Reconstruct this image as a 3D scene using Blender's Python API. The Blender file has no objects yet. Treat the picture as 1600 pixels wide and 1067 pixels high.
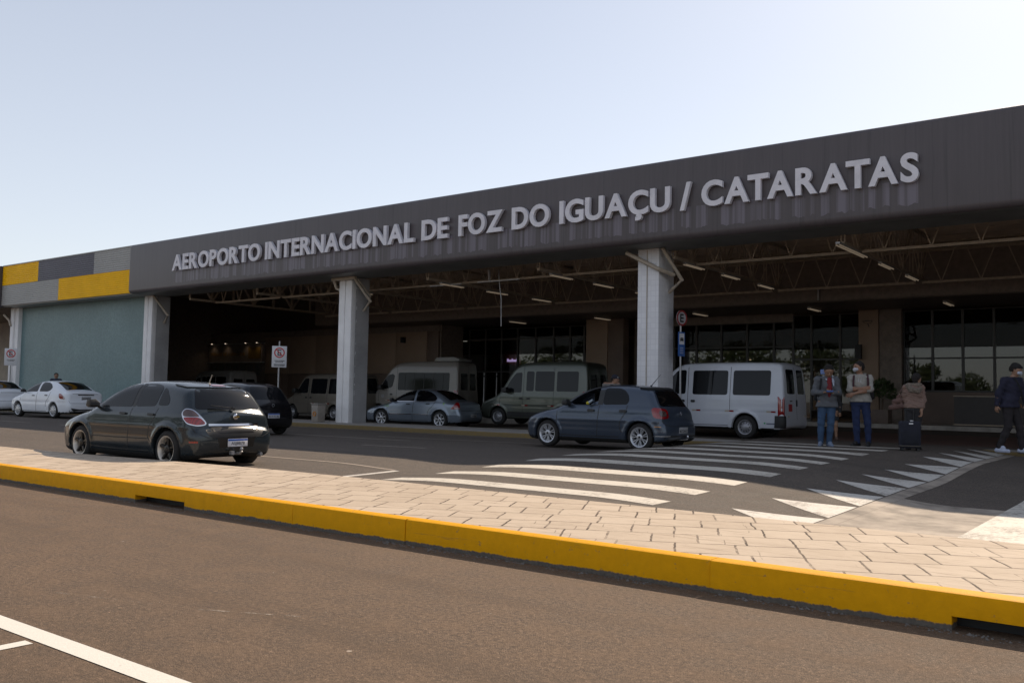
import bpy, bmesh, math, random
import numpy as np
from mathutils import Vector, Matrix
from mathutils.geometry import delaunay_2d_cdt
random.seed(7)
sc = bpy.context.scene
COL = sc.collection
R = math.radians

# ---------------------------------------------------------------- camera
def make_camera():
    yaw, pitch, roll = R(37.28), R(3.43), R(1.06)
    f = Vector((-math.sin(yaw)*math.cos(pitch), math.cos(yaw)*math.cos(pitch), math.sin(pitch)))
    r = Vector((math.cos(yaw), math.sin(yaw), 0)); u = r.cross(f)
    r2 = r*math.cos(roll)+u*math.sin(roll); u2 = -r*math.sin(roll)+u*math.cos(roll)
    cam = bpy.data.cameras.new('camera'); o = bpy.data.objects.new('camera', cam); COL.objects.link(o)
    m = Matrix((r2, u2, -f)).transposed().to_4x4(); m.translation = (0, 0, 1.35)
    o.matrix_world = m
    cam.sensor_width = 36; cam.lens = 36*1416/1600
    cam.clip_start = .05; cam.clip_end = 5000
    sc.camera = o
make_camera()

# ---------------------------------------------------------------- light
SUN_EL, SUN_AZ = 40.0, 1.5          # azimuth: degrees from +Y (behind the terminal) towards -X
w = bpy.data.worlds.new('World'); sc.world = w; w.use_nodes = True
nt = w.node_tree; bg = nt.nodes['Background']
sky = nt.nodes.new('ShaderNodeTexSky'); sky.sky_type = 'NISHITA'; sky.sun_disc = False
sky.sun_elevation = R(SUN_EL); sky.sun_rotation = R(-SUN_AZ)
sky.air_density = 1.0; sky.dust_density = 1.2; sky.ozone_density = 1.6; sky.altitude = 180
nt.links.new(sky.outputs[0], bg.inputs[0]); bg.inputs[1].default_value = 0.046
hz = nt.nodes.new('ShaderNodeBackground'); hz.inputs[1].default_value = 1.0   # thin bright haze, thickest low down
gm = nt.nodes.new('ShaderNodeTexCoord'); gs = nt.nodes.new('ShaderNodeSeparateXYZ'); nt.links.new(gm.outputs['Generated'], gs.inputs[0])
gr = nt.nodes.new('ShaderNodeValToRGB'); nt.links.new(gs.outputs['Z'], gr.inputs[0]); ge = gr.color_ramp.elements
ge[0].position = 0; ge[0].color = (.46, .455, .455, 1); ge[1].position = 1; ge[1].color = (.14, .16, .20, 1)
e_ = ge.new(.42); e_.color = (.31, .32, .345, 1)
nt.links.new(gr.outputs[0], hz.inputs[0])
ad = nt.nodes.new('ShaderNodeAddShader'); nt.links.new(bg.outputs[0], ad.inputs[0]); nt.links.new(hz.outputs[0], ad.inputs[1])
nt.links.new(ad.outputs[0], nt.nodes['World Output'].inputs[0])
sd = bpy.data.lights.new('sun', 'SUN'); sd.energy = 4.3; sd.angle = R(.55); sd.color = (1, .84, .66)
so = bpy.data.objects.new('sun', sd); COL.objects.link(so)
tosun = Vector((-math.sin(R(SUN_AZ))*math.cos(R(SUN_EL)), math.cos(R(SUN_AZ))*math.cos(R(SUN_EL)), math.sin(R(SUN_EL))))
so.rotation_euler = tosun.to_track_quat('Z', 'Y').to_euler(); so.location = (0, 40, 60)
vs = sc.view_settings; vs.view_transform = 'Standard'; vs.look = 'None'; vs.gamma = 1; vs.use_curve_mapping = False
vs.exposure = 0.40
sc.cycles.max_bounces = 8; sc.cycles.diffuse_bounces = 4; sc.cycles.glossy_bounces = 4
sc.cycles.transparent_max_bounces = 12; sc.cycles.sample_clamp_indirect = 6

# ---------------------------------------------------------------- tagging and linking
def tag(o, label=None, cat=None, group=None, kind=None):
    if label: o['label'] = label
    if cat: o['category'] = cat
    if group: o['group'] = group
    if kind: o['kind'] = kind
    return o
def empty(name, loc=(0,0,0), rz=0, label=None, cat=None, group=None, parent=None):
    o = bpy.data.objects.new(name, None); COL.objects.link(o); o.empty_display_size = .2
    o.location = loc; o.rotation_euler = (0, 0, rz)
    if parent: o.parent = parent
    return tag(o, label, cat, group)
def link(name, me, m, parent=None, smooth=False):
    if smooth is not None:
        for p in me.polygons: p.use_smooth = bool(smooth)
    ms = m if isinstance(m, (list, tuple)) else [m]
    if len(me.materials) == 0:
        for x in ms: me.materials.append(x)
    o = bpy.data.objects.new(name, me); COL.objects.link(o)
    if parent: o.parent = parent
    return o
def copy_tree(o, parent=None):
    c = o.copy(); COL.objects.link(c)
    if parent: c.parent = parent
    for ch in list(o.children): copy_tree(ch, c)
    return c

class MB:
    """collects simple shapes into one mesh"""
    def __init__(s): s.v = []; s.f = []; s.mi = []; s.k = 0
    def add(s, vs, fs):
        n = len(s.v); s.v += [tuple(v) for v in vs]; s.f += [tuple(i+n for i in f) for f in fs]; s.mi += [s.k]*len(fs); return s
    def box(s, x0, x1, y0, y1, z0, z1):
        v = [(x0,y0,z0),(x1,y0,z0),(x1,y1,z0),(x0,y1,z0),(x0,y0,z1),(x1,y0,z1),(x1,y1,z1),(x0,y1,z1)]
        return s.add(v, [(0,3,2,1),(4,5,6,7),(0,1,5,4),(1,2,6,5),(2,3,7,6),(3,0,4,7)])
    def bar(s, a, b, w, h=None, up=(0,0,1)):
        h = h or w; a = Vector(a); b = Vector(b); d = (b-a).normalized(); u = Vector(up)
        if abs(d.dot(u)) > .98: u = Vector((1,0,0))
        x = d.cross(u).normalized()*w/2; y = x.cross(d).normalized()*h/2
        v = [a-x-y,a+x-y,a+x+y,a-x+y,b-x-y,b+x-y,b+x+y,b-x+y]
        return s.add(v, [(0,3,2,1),(4,5,6,7),(0,1,5,4),(1,2,6,5),(2,3,7,6),(3,0,4,7)])
    def tube(s, pts, r, n=10, cap=True):
        pts = [Vector(p) for p in pts]; rs = r if isinstance(r, (list, tuple)) else [r]*len(pts); rings = []
        for i, p in enumerate(pts):
            d = ((pts[min(i+1,len(pts)-1)]-pts[max(i-1,0)])).normalized()
            u = Vector((0,0,1)) if abs(d.z) < .95 else Vector((1,0,0))
            x = d.cross(u).normalized(); y = x.cross(d).normalized()
            rings.append([p+(x*math.cos(t)+y*math.sin(t))*rs[i] for t in [2*math.pi*k/n for k in range(n)]])
        v = [q for r_ in rings for q in r_]; f = []
        for i in range(len(pts)-1):
            for k in range(n): f.append((i*n+k, i*n+(k+1)%n, (i+1)*n+(k+1)%n, (i+1)*n+k))
        if cap: f.append(tuple(range(n))[::-1]); f.append(tuple((len(pts)-1)*n+k for k in range(n)))
        return s.add(v, f)
    def lathe(s, prof, n=24, c=(0,0,0), axis='z'):
        v = []; f = []
        for (r, h) in prof:
            for k in range(n):
                t = 2*math.pi*k/n; a, b = r*math.cos(t), r*math.sin(t)
                v.append({'z': (a,b,h), 'y': (a,h,b), 'x': (h,a,b)}[axis])
        v = [(p[0]+c[0],p[1]+c[1],p[2]+c[2]) for p in v]
        for i in range(len(prof)-1):
            for k in range(n): f.append((i*n+k, i*n+(k+1)%n, (i+1)*n+(k+1)%n, (i+1)*n+k))
        return s.add(v, f)
    def prism(s, poly, a0, a1, axis='x'):
        """extrude a 2D polygon along an axis; poly holds the two other coordinates in order"""
        n = len(poly); mk = {'x': lambda p,a: (a,p[0],p[1]), 'y': lambda p,a: (p[0],a,p[1]), 'z': lambda p,a: (p[0],p[1],a)}[axis]
        v = [mk(p,a0) for p in poly]+[mk(p,a1) for p in poly]
        f = [(i,(i+1)%n,n+(i+1)%n,n+i) for i in range(n)]+[tuple(range(n))[::-1], tuple(range(n,2*n))]
        return s.add(v, f)
    def build(s, name, m, parent=None, smooth=False, bevel=0, seg=2):
        me = bpy.data.meshes.new(name); me.from_pydata(s.v, [], s.f)
        bm = bmesh.new(); bm.from_mesh(me)
        for i, fc in enumerate(bm.faces): fc.material_index = s.mi[i]
        bmesh.ops.recalc_face_normals(bm, faces=bm.faces)
        if bevel:
            bmesh.ops.remove_doubles(bm, verts=bm.verts, dist=1e-5)
            es = [e for e in bm.edges if len(e.link_faces) == 2 and e.calc_face_angle(0) > R(35)]
            bmesh.ops.bevel(bm, geom=es, offset=bevel, segments=seg, affect='EDGES', profile=.5, clamp_overlap=True)
        bm.to_mesh(me); bm.free()
        o = link(name, me, m, parent, smooth)
        if smooth == 'auto' or bevel:
            for p in me.polygons: p.use_smooth = True
            try: me.set_sharp_from_angle(angle=R(38))
            except Exception: pass
        return o

# ---------------------------------------------------------------- materials
def srgb(r, g, b):
    f = lambda c: (c/255/12.92) if c/255 <= .04045 else ((c/255+.055)/1.055)**2.4
    return (f(r), f(g), f(b), 1)
class NT:
    def __init__(s, name):
        s.m = bpy.data.materials.new(name); s.m.use_nodes = True; s.t = s.m.node_tree
        s.b = s.t.nodes['Principled BSDF']; s.out = s.t.nodes['Material Output']; s._co = None
    def n(s, typ, **kw):
        x = s.t.nodes.new(typ)
        for k, v in kw.items():
            if k in x.inputs.keys() if isinstance(k, str) else False: x.inputs[k].default_value = v
            else: setattr(x, k, v)
        return x
    def l(s, a, b): s.t.links.new(a, b)
    def co(s, kind='Object'):
        if s._co is None: s._co = s.n('ShaderNodeTexCoord')
        return s._co.outputs[kind]
    def mp(s, scale=(1,1,1), rot=(0,0,0), loc=(0,0,0), src=None):
        x = s.n('ShaderNodeMapping'); s.l(src or s.co(), x.inputs[0])
        x.inputs['Scale'].default_value = scale; x.inputs['Rotation'].default_value = rot; x.inputs['Location'].default_value = loc
        return x.outputs[0]
    def noise(s, scale, detail=4, rough=.6, vec=None, out='Fac'):
        x = s.n('ShaderNodeTexNoise'); x.inputs['Scale'].default_value = scale; x.inputs['Detail'].default_value = detail
        x.inputs['Roughness'].default_value = rough; s.l(vec or s.co(), x.inputs['Vector']); return x.outputs[out]
    def ramp(s, src, stops, interp='LINEAR'):
        x = s.n('ShaderNodeValToRGB'); x.color_ramp.interpolation = interp; e = x.color_ramp.elements
        while len(e) < len(stops): e.new(.5)
        for i, (p, c) in enumerate(stops):
            e[i].position = p; e[i].color = c if len(c) == 4 else (*c, 1)
        s.l(src, x.inputs[0]); return x.outputs[0]
    def mix(s, fac, a, b, mode='MIX'):
        x = s.n('ShaderNodeMix'); x.data_type = 'RGBA'; x.blend_type = mode
        for inp, v in ((x.inputs[0], fac), (x.inputs[6], a), (x.inputs[7], b)):
            if hasattr(v, 'is_output'): s.l(v, inp)
            else: inp.default_value = v
        return x.outputs[2]
    def math(s, op, a, b=0, clamp=False):
        x = s.n('ShaderNodeMath'); x.operation = op; x.use_clamp = clamp
        for inp, v in ((x.inputs[0], a), (x.inputs[1], b)):
            if hasattr(v, 'is_output'): s.l(v, inp)
            else: inp.default_value = v
        return x.outputs[0]
    def bump(s, h, strength=.3, dist=.01):
        x = s.n('ShaderNodeBump'); x.inputs['Strength'].default_value = strength; x.inputs['Distance'].default_value = dist
        s.l(h, x.inputs['Height']); s.l(x.outputs[0], s.b.inputs['Normal'])
    def set(s, **kw):
        for k, v in kw.items():
            k = {'col': 'Base Color', 'rough': 'Roughness', 'metal': 'Metallic', 'coat': 'Coat Weight', 'spec': 'Specular IOR Level', 'coatr': 'Coat Roughness',
                 'emit': 'Emission Color', 'es': 'Emission Strength', 'alpha': 'Alpha', 'trans': 'Transmission Weight', 'ior': 'IOR', 'sheen': 'Sheen Weight'}[k]
            if hasattr(v, 'is_output'): s.l(v, s.b.inputs[k])
            else: s.b.inputs[k].default_value = v
        return s
    def sep(s, src=None):
        x = s.n('ShaderNodeSeparateXYZ'); s.l(src or s.co(), x.inputs[0]); return x.outputs
C4 = lambda c: (*c, 1) if len(c) == 3 else c
def simple(name, col, rough=.6, metal=0, var=.12, scale=6, coat=0, bump=0, bscale=80, spec=.5):
    t = NT(name); col = C4(col)
    dark = tuple(c*(1-var) for c in col[:3])+(1,); lite = tuple(min(1,c*(1+var)) for c in col[:3])+(1,)
    t.set(col=t.ramp(t.noise(scale, 5), [(.3, dark), (.7, lite)]), rough=rough, metal=metal, coat=coat, spec=spec)
    if coat: t.set(coatr=.03)
    if bump: t.bump(t.noise(bscale, 3), bump, .004)
    return t.m
def emit(name, col, st):
    t = NT(name); t.set(col=(0,0,0,1), emit=C4(col), es=st); return t.m
M = {}

def ss(a, b, t):
    t = min(1, max(0, (t-a)/(b-a))); return t*t*(3-2*t)
def gz(X, Y):
    z = .12*ss(9, 15, Y)*(1-.85*ss(-3.6, -2.6, X)*ss(17, 14, Y))+.14*ss(-4.9, -3.5, X)*ss(15, 19, Y)+.04*ss(-18, -13, X)*ss(11, 15, Y)*(1-ss(-5, -3, X))+.07*ss(-10.2, -12.5, X)*ss(15, 11, Y)
    z += (.12+.09*ss(12, 20, Y))*ss(-11.2, -8.4, X)*(1-(ss(-6.2, -3.35, X)*(1-ss(17, 19.5, Y))+ss(-4.75, -3.35, X)*ss(17, 19.5, Y)))*ss(8.0, 8.6, Y)
    if Y > 22.2:
        lane = .08+.2*ss(-27, -12, X)+.2*ss(25, 31.5, Y)*ss(-27, -10, X)
        if X > -9.5: lane = max(lane, .34)
        z = z+(lane-z)*ss(22.2, 23.6, Y)
    return z
# ---------------------------------------------------------------- surface materials
def m_asphalt(name, base, warm):
    t = NT(name)
    big = t.noise(.35, 5, .6); mid = t.noise(3.5, 5, .65); fine = t.noise(30, 6, .82); grit = t.noise(120, 3, .7)
    streak = t.noise(1.2, 4, .6, t.mp((.12, 1.6, 1)))
    c = t.ramp(fine, [(.36, tuple(b*.35 for b in base)), (.5, base), (.60, tuple(b*1.15 for b in warm)), (.70, tuple(b*2.4 for b in warm))])
    c = t.mix(t.ramp(grit, [(.44, (.8,.8,.8,1)), (.52, (0,0,0,1))]), c, C4(tuple(b*.45 for b in base)))
    c = t.mix(t.ramp(big, [(.35, (0,0,0,1)), (.7, (.5,.5,.5,1))]), c, C4(tuple(b*.72 for b in base)))
    c = t.mix(t.ramp(mid, [(.42, (0,0,0,1)), (.75, (.3,.3,.3,1))]), c, C4(tuple(w_*1.35 for w_ in warm)))
    c = t.mix(t.ramp(streak, [(.5, (0,0,0,1)), (.72, (.45,.45,.45,1))]), c, C4(tuple(b*.6 for b in base)))
    spk = t.ramp(t.noise(21, 2, .5), [(.745, (0,0,0,1)), (.765, (.75,.75,.75,1))])
    c = t.mix(spk, c, (.36,.30,.24,1))
    vs_ = t.n('ShaderNodeTexVoronoi'); vs_.inputs['Scale'].default_value = 2.6; t.l(t.co(), vs_.inputs['Vector'])
    sp_ = t.n('ShaderNodeSeparateColor'); t.l(vs_.outputs['Color'], sp_.inputs[0])
    f_ = t.math('MULTIPLY', t.math('LESS_THAN', vs_.outputs['Distance'], t.math('MULTIPLY', sp_.outputs[1], .055)), t.math('GREATER_THAN', sp_.outputs[0], .55))
    c = t.mix(f_, c, (.42,.34,.27,1))
    t.set(col=c, rough=t.ramp(mid, [(.3,(.75,)*3),(.7,(.92,)*3)]), spec=.25)
    t.bump(t.math('ADD', fine, t.math('MULTIPLY', grit, .6)), .7, .012)
    return t.m
M['asphalt'] = m_asphalt('asphalt', (.155,.106,.070), (.21,.140,.091))
M['asphalt_far'] = m_asphalt('asphalt_grey', (.125,.102,.084), (.158,.126,.100))
M['lane_brick'] = m_asphalt('inner_lane', (.07,.05,.045), (.09,.06,.05))

def m_paving():
    t = NT('stamped_paving')
    base = t.mp((1,1,1), (0,0,R(-27)))
    add = t.n('ShaderNodeVectorMath'); add.operation = 'ADD'; t.l(base, add.inputs[0])
    scv = t.n('ShaderNodeVectorMath'); scv.operation = 'SCALE'; sub = t.n('ShaderNodeVectorMath'); sub.operation = 'SUBTRACT'
    t.l(t.noise(2.6, 4, .6, out='Color'), sub.inputs[0]); sub.inputs[1].default_value = (.5,.5,.5)
    t.l(sub.outputs[0], scv.inputs[0]); scv.inputs['Scale'].default_value = .055; t.l(scv.outputs[0], add.inputs[1])
    def brick(w_, h_, off, freq, sq, mort, vec):
        b = t.n('ShaderNodeTexBrick'); b.offset = off; b.offset_frequency = freq; b.squash = sq; b.squash_frequency = 3
        b.inputs['Scale'].default_value = 1; b.inputs['Brick Width'].default_value = w_; b.inputs['Row Height'].default_value = h_
        b.inputs['Mortar Size'].default_value = mort; b.inputs['Mortar Smooth'].default_value = .25; b.inputs['Bias'].default_value = 0
        b.inputs['Color1'].default_value = (.0,.0,.0,1); b.inputs['Color2'].default_value = (1,1,1,1); b.inputs['Mortar'].default_value = (.5,.5,.5,1)
        t.l(vec, b.inputs['Vector']); return b
    b1 = brick(.37, .46, .5, 2, 1.25, .010, add.outputs[0])
    b2 = brick(.62, .23, .37, 2, 1.6, .005, add.outputs[0])
    slab = t.mix(t.noise(1.3, 5, .65), (.38,.30,.22,1), (.54,.435,.33,1))
    tone = t.mix(.13, slab, b1.outputs['Color'], 'SOFT_LIGHT')
    blot = t.ramp(t.noise(7, 6, .7), [(.4,(0,0,0,1)),(.75,(.45,.45,.45,1))])
    c = t.mix(blot, tone, (.56,.46,.35,1))
    # split-slate ridges pressed into each stamp
    rid = t.noise(7, 6, .75, t.mp((.22, 3.4, 1), (0,0,R(-27))))
    c = t.mix(t.ramp(rid, [(.555,(0,0,0,1)),(.63,(.66,.66,.66,1))]), c, (.24,.17,.12,1))
    patchy = t.ramp(t.noise(3.0, 4, .6), [(.34,(.30,.30,.30,1)),(.56,(1,1,1,1))])
    m2_ = t.math('MULTIPLY', b2.outputs['Fac'], t.ramp(t.noise(2.1, 4, .6), [(.5,(0,0,0,1)),(.6,(.6,.6,.6,1))]))
    mort = t.math('MAXIMUM', t.math('MULTIPLY', b1.outputs['Fac'], patchy), m2_)
    c = t.mix(mort, c, (.065,.042,.028,1))
    t.set(col=c, rough=.82, spec=.3)
    h = t.math('SUBTRACT', t.math('MULTIPLY', rid, .5), t.math('MULTIPLY', b1.outputs['Fac'], 1.0))
    t.bump(t.math('ADD', h, t.math('MULTIPLY', t.noise(60, 3), .15)), .6, .012)
    return t.m
M['paving'] = m_paving()

def m_kerb(name, yellow, wear, zlow=.03):
    t = NT(name); x, y, z = t.sep()
    n = t.noise(9, 6, .7); n2 = t.noise(40, 4, .6)
    c = t.mix(t.ramp(n, [(.3,(0,0,0,1)),(.7,(1,1,1,1))]), C4(tuple(v*.86 for v in yellow)), C4(yellow))
    spots = t.ramp(t.noise(14, 5, .75), [(.66-wear*.4,(0,0,0,1)),(.70-wear*.3,(.5,.5,.5,1))])
    c = t.mix(spots, c, (.16,.13,.09,1))
    scf = t.ramp(t.noise(3.2, 7, .78, t.mp((.35, 1, 4.5))), [(.60,(0,0,0,1)),(.70,(.42,.42,.42,1))])
    c = t.mix(scf, c, (.13,.10,.06,1))
    chip = t.ramp(t.noise(22, 5, .7), [(.70,(0,0,0,1)),(.715,(.9,.9,.9,1))])
    c = t.mix(chip, c, (.30,.26,.21,1))
    # paint stops raggedly above the gutter
    edge = t.math('ADD', z, t.math('MULTIPLY', t.math('SUBTRACT', t.noise(5, 6, .8), .5), .07))
    low = t.ramp(edge, [(zlow,(1,1,1,1)),(zlow+.006,(0,0,0,1))])
    c = t.mix(low, c, t.mix(n2, (.05,.045,.04,1), (.20,.17,.14,1)))
    t.set(col=c, rough=.65, spec=.12); t.bump(t.math('ADD', n, t.math('MULTIPLY', n2, .3)), .3, .01); return t.m
M['kerb_yellow'] = m_kerb('yellow_kerb_paint', (.80,.37,.001), .10)
M['kerb_worn'] = m_kerb('worn_yellow_kerb_paint', (.25,.17,.055), .75, .15)
def m_scuff():
    t = NT('scuff'); t.set(col=(.40,.33,.26,1), rough=.9); tr = t.n('ShaderNodeBsdfTransparent'); mx = t.n('ShaderNodeMixShader')
    t.l(t.ramp(t.noise(9, 6, .8), [(.46,(0,0,0,1)),(.62,(.75,.75,.75,1))]), mx.inputs[0]); t.l(tr.outputs[0], mx.inputs[1]); t.l(t.b.outputs[0], mx.inputs[2]); t.l(mx.outputs[0], t.out.inputs['Surface']); return t.m
M['scuff'] = m_scuff()
M['concrete'] = simple('concrete', (.33,.30,.27), .85, var=.25, scale=3, bump=.3)
M['concrete_dark'] = simple('dark_concrete', (.16,.145,.13), .85, var=.3, scale=2, bump=.3)
def m_paint(name, col, wear):
    t = NT(name)
    n = t.noise(16, 6, .75); n2 = t.noise(170, 3, .6); n3 = t.noise(1.6, 3)
    c = t.mix(t.ramp(n2, [(.35,(0,0,0,1)),(.65,(1,1,1,1))]), C4(tuple(v*.82 for v in col)), C4(col))
    c = t.mix(t.ramp(t.math('ADD', t.math('MULTIPLY', n, .6), t.math('MULTIPLY', n3, .4)), [(.60-wear,(0,0,0,1)),(.68-wear*.6,(.8,.8,.8,1))]), c, (.15,.12,.095,1))
    t.set(col=c, rough=.7, spec=.3); t.bump(n2, .4, .004); return t.m
M['line_white'] = m_paint('white_road_paint', (.64,.58,.49), .075)
M['line_clean'] = m_paint('clean_white_road_paint', (.74,.70,.62), .0)
M['line_broken'] = m_paint('broken_white_road_paint', (.66,.61,.53), .12)
M['line_worn'] = m_paint('worn_white_road_paint', (.66,.61,.54), .10)
M['line_faint'] = m_paint('faint_road_paint', (.34,.28,.22), .06)
M['pale_asphalt'] = simple('pale_worn_asphalt', (.30,.25,.20), .85, var=.5, scale=2.2, bump=.3)

def m_fascia():
    t = NT('weathered_fascia_panel'); x, y, z = t.sep()
    st = t.noise(2.2, 6, .7, t.mp((3.2, 1, .10))); st2 = t.noise(7, 5, .75, t.mp((1.6, 1, .035)))
    c = t.mix(st, (.060,.052,.053,1), (.120,.102,.108,1))
    big = t.noise(.35, 3); c = t.mix(t.ramp(big, [(.35,(0,0,0,1)),(.7,(.5,.5,.5,1))]), c, (.105,.09,.095,1))
    c = t.mix(t.ramp(st2, [(.55,(0,0,0,1)),(.7,(.45,.45,.45,1))]), c, (.034,.031,.032,1))
    # rain-washed pale drips below the lettering
    zz = t.ramp(t.math('ADD', z, t.math('MULTIPLY', t.math('SUBTRACT', t.noise(3.5, 3, .6, t.mp((2,1,.1))), .5), .12)), [(0,(0,0,0,1)),(1,(0,0,0,1))])
    lo = t.math('GREATER_THAN', t.math('ADD', z, t.math('MULTIPLY', t.math('SUBTRACT', t.noise(5, 2, .5, t.mp((1,1,.02))), .5), .25)), 5.80)
    hi = t.math('LESS_THAN', z, 6.36)
    xa = t.math('GREATER_THAN', x, -34.0); xb = t.math('LESS_THAN', x, -4.95)
    dr = t.ramp(t.noise(2.9, 3, .6, t.mp((1.25,1,.01))), [(.44,(0,0,0,1)),(.54,(.8,.8,.8,1))])
    dr2 = t.ramp(t.noise(9, 2, .5, t.mp((1.3,1,.01))), [(.38,(.15,.15,.15,1)),(.52,(1,1,1,1))])
    f = t.math('MULTIPLY', t.math('MULTIPLY', lo, hi), t.math('MULTIPLY', xa, xb)); f = t.math('MULTIPLY', f, t.math('MULTIPLY', dr, dr2))
    c = t.mix(f, c, (.20,.18,.215,1))
    t.set(col=c, rough=.42, spec=.4); t.bump(st2, .08, .01); return t.m
M['fascia'] = m_fascia()
M['soffit'] = simple('soffit_sheet', (.17,.175,.17), .5, var=.2, scale=1.5)
M['letter'] = simple('letter_face', (.70,.68,.72), .45, var=.1, scale=3)
M['letter_side'] = simple('letter_side', (.16,.14,.13), .5, var=.2)
def m_tile(name, a, b, mortar, sx, sz, rough=.35, big=.5, axis='xz'):
    t = NT(name)
    x, y, z = t.sep(); cmb = t.n('ShaderNodeCombineXYZ'); t.l(t.math('ADD', x, y), cmb.inputs[0]); t.l(z, cmb.inputs[1])
    br = t.n('ShaderNodeTexBrick'); br.offset = 0 if sx == sz else .5; br.inputs['Scale'].default_value = 1
    br.inputs['Brick Width'].default_value = sx; br.inputs['Row Height'].default_value = sz; br.inputs['Mortar Size'].default_value = sz*.06
    br.inputs['Color1'].default_value = C4(a); br.inputs['Color2'].default_value = C4(b); br.inputs['Mortar'].default_value = C4(mortar)
    t.l(cmb.outputs[0], br.inputs['Vector'])
    c = t.mix(t.ramp(t.noise(big, 5, .65), [(.35,(0,0,0,1)),(.7,(.5,.5,.5,1))]), br.outputs['Color'], C4(tuple(v*.7 for v in a)))
    c = t.mix(t.ramp(t.noise(3, 6, .7, t.mp((2,2,.25))), [(.55,(0,0,0,1)),(.8,(.4,.4,.4,1))]), c, C4(tuple(v*1.25 for v in b)))
    t.set(col=c, rough=rough, spec=.4); t.bump(br.outputs['Fac'], -.15, .004); return t.m
M['teal'] = m_tile('teal_mosaic', (.125,.215,.225), (.175,.275,.285), (.14,.21,.22), .08, .08, .4, .45)
M['white_tile'] = m_tile('white_tile', (.74,.74,.77), (.80,.80,.83), (.70,.70,.73), .15, .15, .35, .3)
M['column_paint'] = simple('white_column_paint', (.80,.79,.79), .55, var=.1, scale=1.2, bump=.1)
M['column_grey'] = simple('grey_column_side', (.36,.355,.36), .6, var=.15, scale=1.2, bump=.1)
M['pipe'] = simple('cream_pvc_pipe', (.42,.36,.29), .5, var=.15)
M['steel'] = simple('painted_steel', (.36,.29,.22), .55, var=.2)
M['deck'] = simple('metal_deck', (.48,.40,.33), .5, var=.2, scale=1)
M['wall_tan'] = simple('tan_wall_panel', (.30,.21,.15), .6, var=.1, scale=.8)
M['wall_brown'] = simple('brown_wall', (.17,.12,.095), .6, var=.15, scale=1)
M['wall_dark'] = simple('dark_wall', (.19,.15,.125), .6, var=.2)
M['frame_dark'] = simple('dark_window_frame', (.022,.017,.015), .4)
M['floor_in'] = simple('interior_floor', (.38,.33,.28), .3, var=.1)
M['yellow_sheet'] = simple('yellow_sheet', (.95,.52,.006), .5, var=.07, scale=1.5, spec=.12)
M['grey_sheet'] = simple('grey_sheet', (.34,.335,.32), .45, var=.07, scale=1.5)
M['navy_sheet'] = simple('navy_sheet', (.085,.08,.105), .45, var=.1, scale=1.5)
M['sign_white'] = simple('white_sign_sheet', (.62,.62,.64), .4, var=.05)
M['plate_shaded'] = simple('shaded_sign_sheet', (.40,.40,.42), .45, var=.08)  # darker copy of the sign white, canopy shade put into the colour
M['red_shaded'] = simple('shaded_red_paint', (.24,.02,.02), .45)  # darker copy of the sign red, with the shade in its colour
M['sign_red'] = simple('red_sign_paint', (.50,.03,.03), .4)
M['black'] = simple('matt_black', (.012,.012,.013), .55)
M['sign_blue'] = simple('blue_sign_paint', (.03,.11,.36), .4)
M['galv'] = simple('galvanised_steel', (.38,.38,.39), .45, .6)
M['tube'] = emit('lamp_tube', (1, .78, .56), .095)
M['red_dark'] = simple('dark_red_board', (.16,.03,.025), .5)
def m_glass(name, tint=.55, refl=1.0):
    t = NT(name); t.t.nodes.remove(t.b)
    gl = t.n('ShaderNodeBsdfGlossy'); gl.inputs['Roughness'].default_value = .015; gl.inputs['Color'].default_value = (.93,.95,.96,1)
    tr = t.n('ShaderNodeBsdfTransparent'); tr.inputs[0].default_value = (tint, tint*.97, tint*.93, 1)
    fr = t.n('ShaderNodeFresnel'); fr.inputs[0].default_value = 1.62
    nz = t.n('ShaderNodeBump'); nz.inputs['Strength'].default_value = .012; nz.inputs['Distance'].default_value = .05
    t.l(t.noise(.8, 2), nz.inputs['Height']); t.l(nz.outputs[0], gl.inputs['Normal'])
    mx = t.n('ShaderNodeMixShader'); t.l(t.math('MULTIPLY', t.math('ADD', fr.outputs[0], .05), refl, True), mx.inputs[0]); t.l(tr.outputs[0], mx.inputs[1]); t.l(gl.outputs[0], mx.inputs[2])
    t.l(mx.outputs[0], t.out.inputs['Surface']); return t.m
M['glass'] = m_glass('window_glass', .6, .42)
M['glass_low_refl'] = m_glass('low_reflection_glass', .5, .05)  # upper glass with reflection turned down, made up in place of dark roller blinds
# ================================================================ THE GROUND
def sheet(name, xs, ys, fz, m, dz=0, smooth=True):
    v = [(x, y, fz(x, y)+dz) for y in ys for x in xs]; n = len(xs)
    f = [(j*n+i, j*n+i+1, (j+1)*n+i+1, (j+1)*n+i) for j in range(len(ys)-1) for i in range(n-1)]
    me = bpy.data.meshes.new(name); me.from_pydata(v, [], f)
    return tag(link(name, me, m, smooth=smooth), kind='structure')
fr = lambda a, b, s: [a+(b-a)*i/max(1, round((b-a)/s)) for i in range(max(1, round((b-a)/s))+1)]
sheet('ground', fr(-1500, 1500, 250), fr(-1500, 1500, 250), lambda x, y: -.06, M['concrete_dark'])
sheet('near_road', [-150, -60, -20, 0, 20, 60], fr(-30, 6.4, 4), lambda x, y: 0, M['asphalt'])
sheet('far_road', fr(-120, -45, 8)+fr(-44.5, -12.5, .5)+fr(-12.3, -5, .15)+fr(-4.9, -2.5, .08)+fr(-2.2, 6, .5)+[10, 30, 60], fr(7.7, 33.5, .25), gz, M['asphalt_far'])

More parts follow.
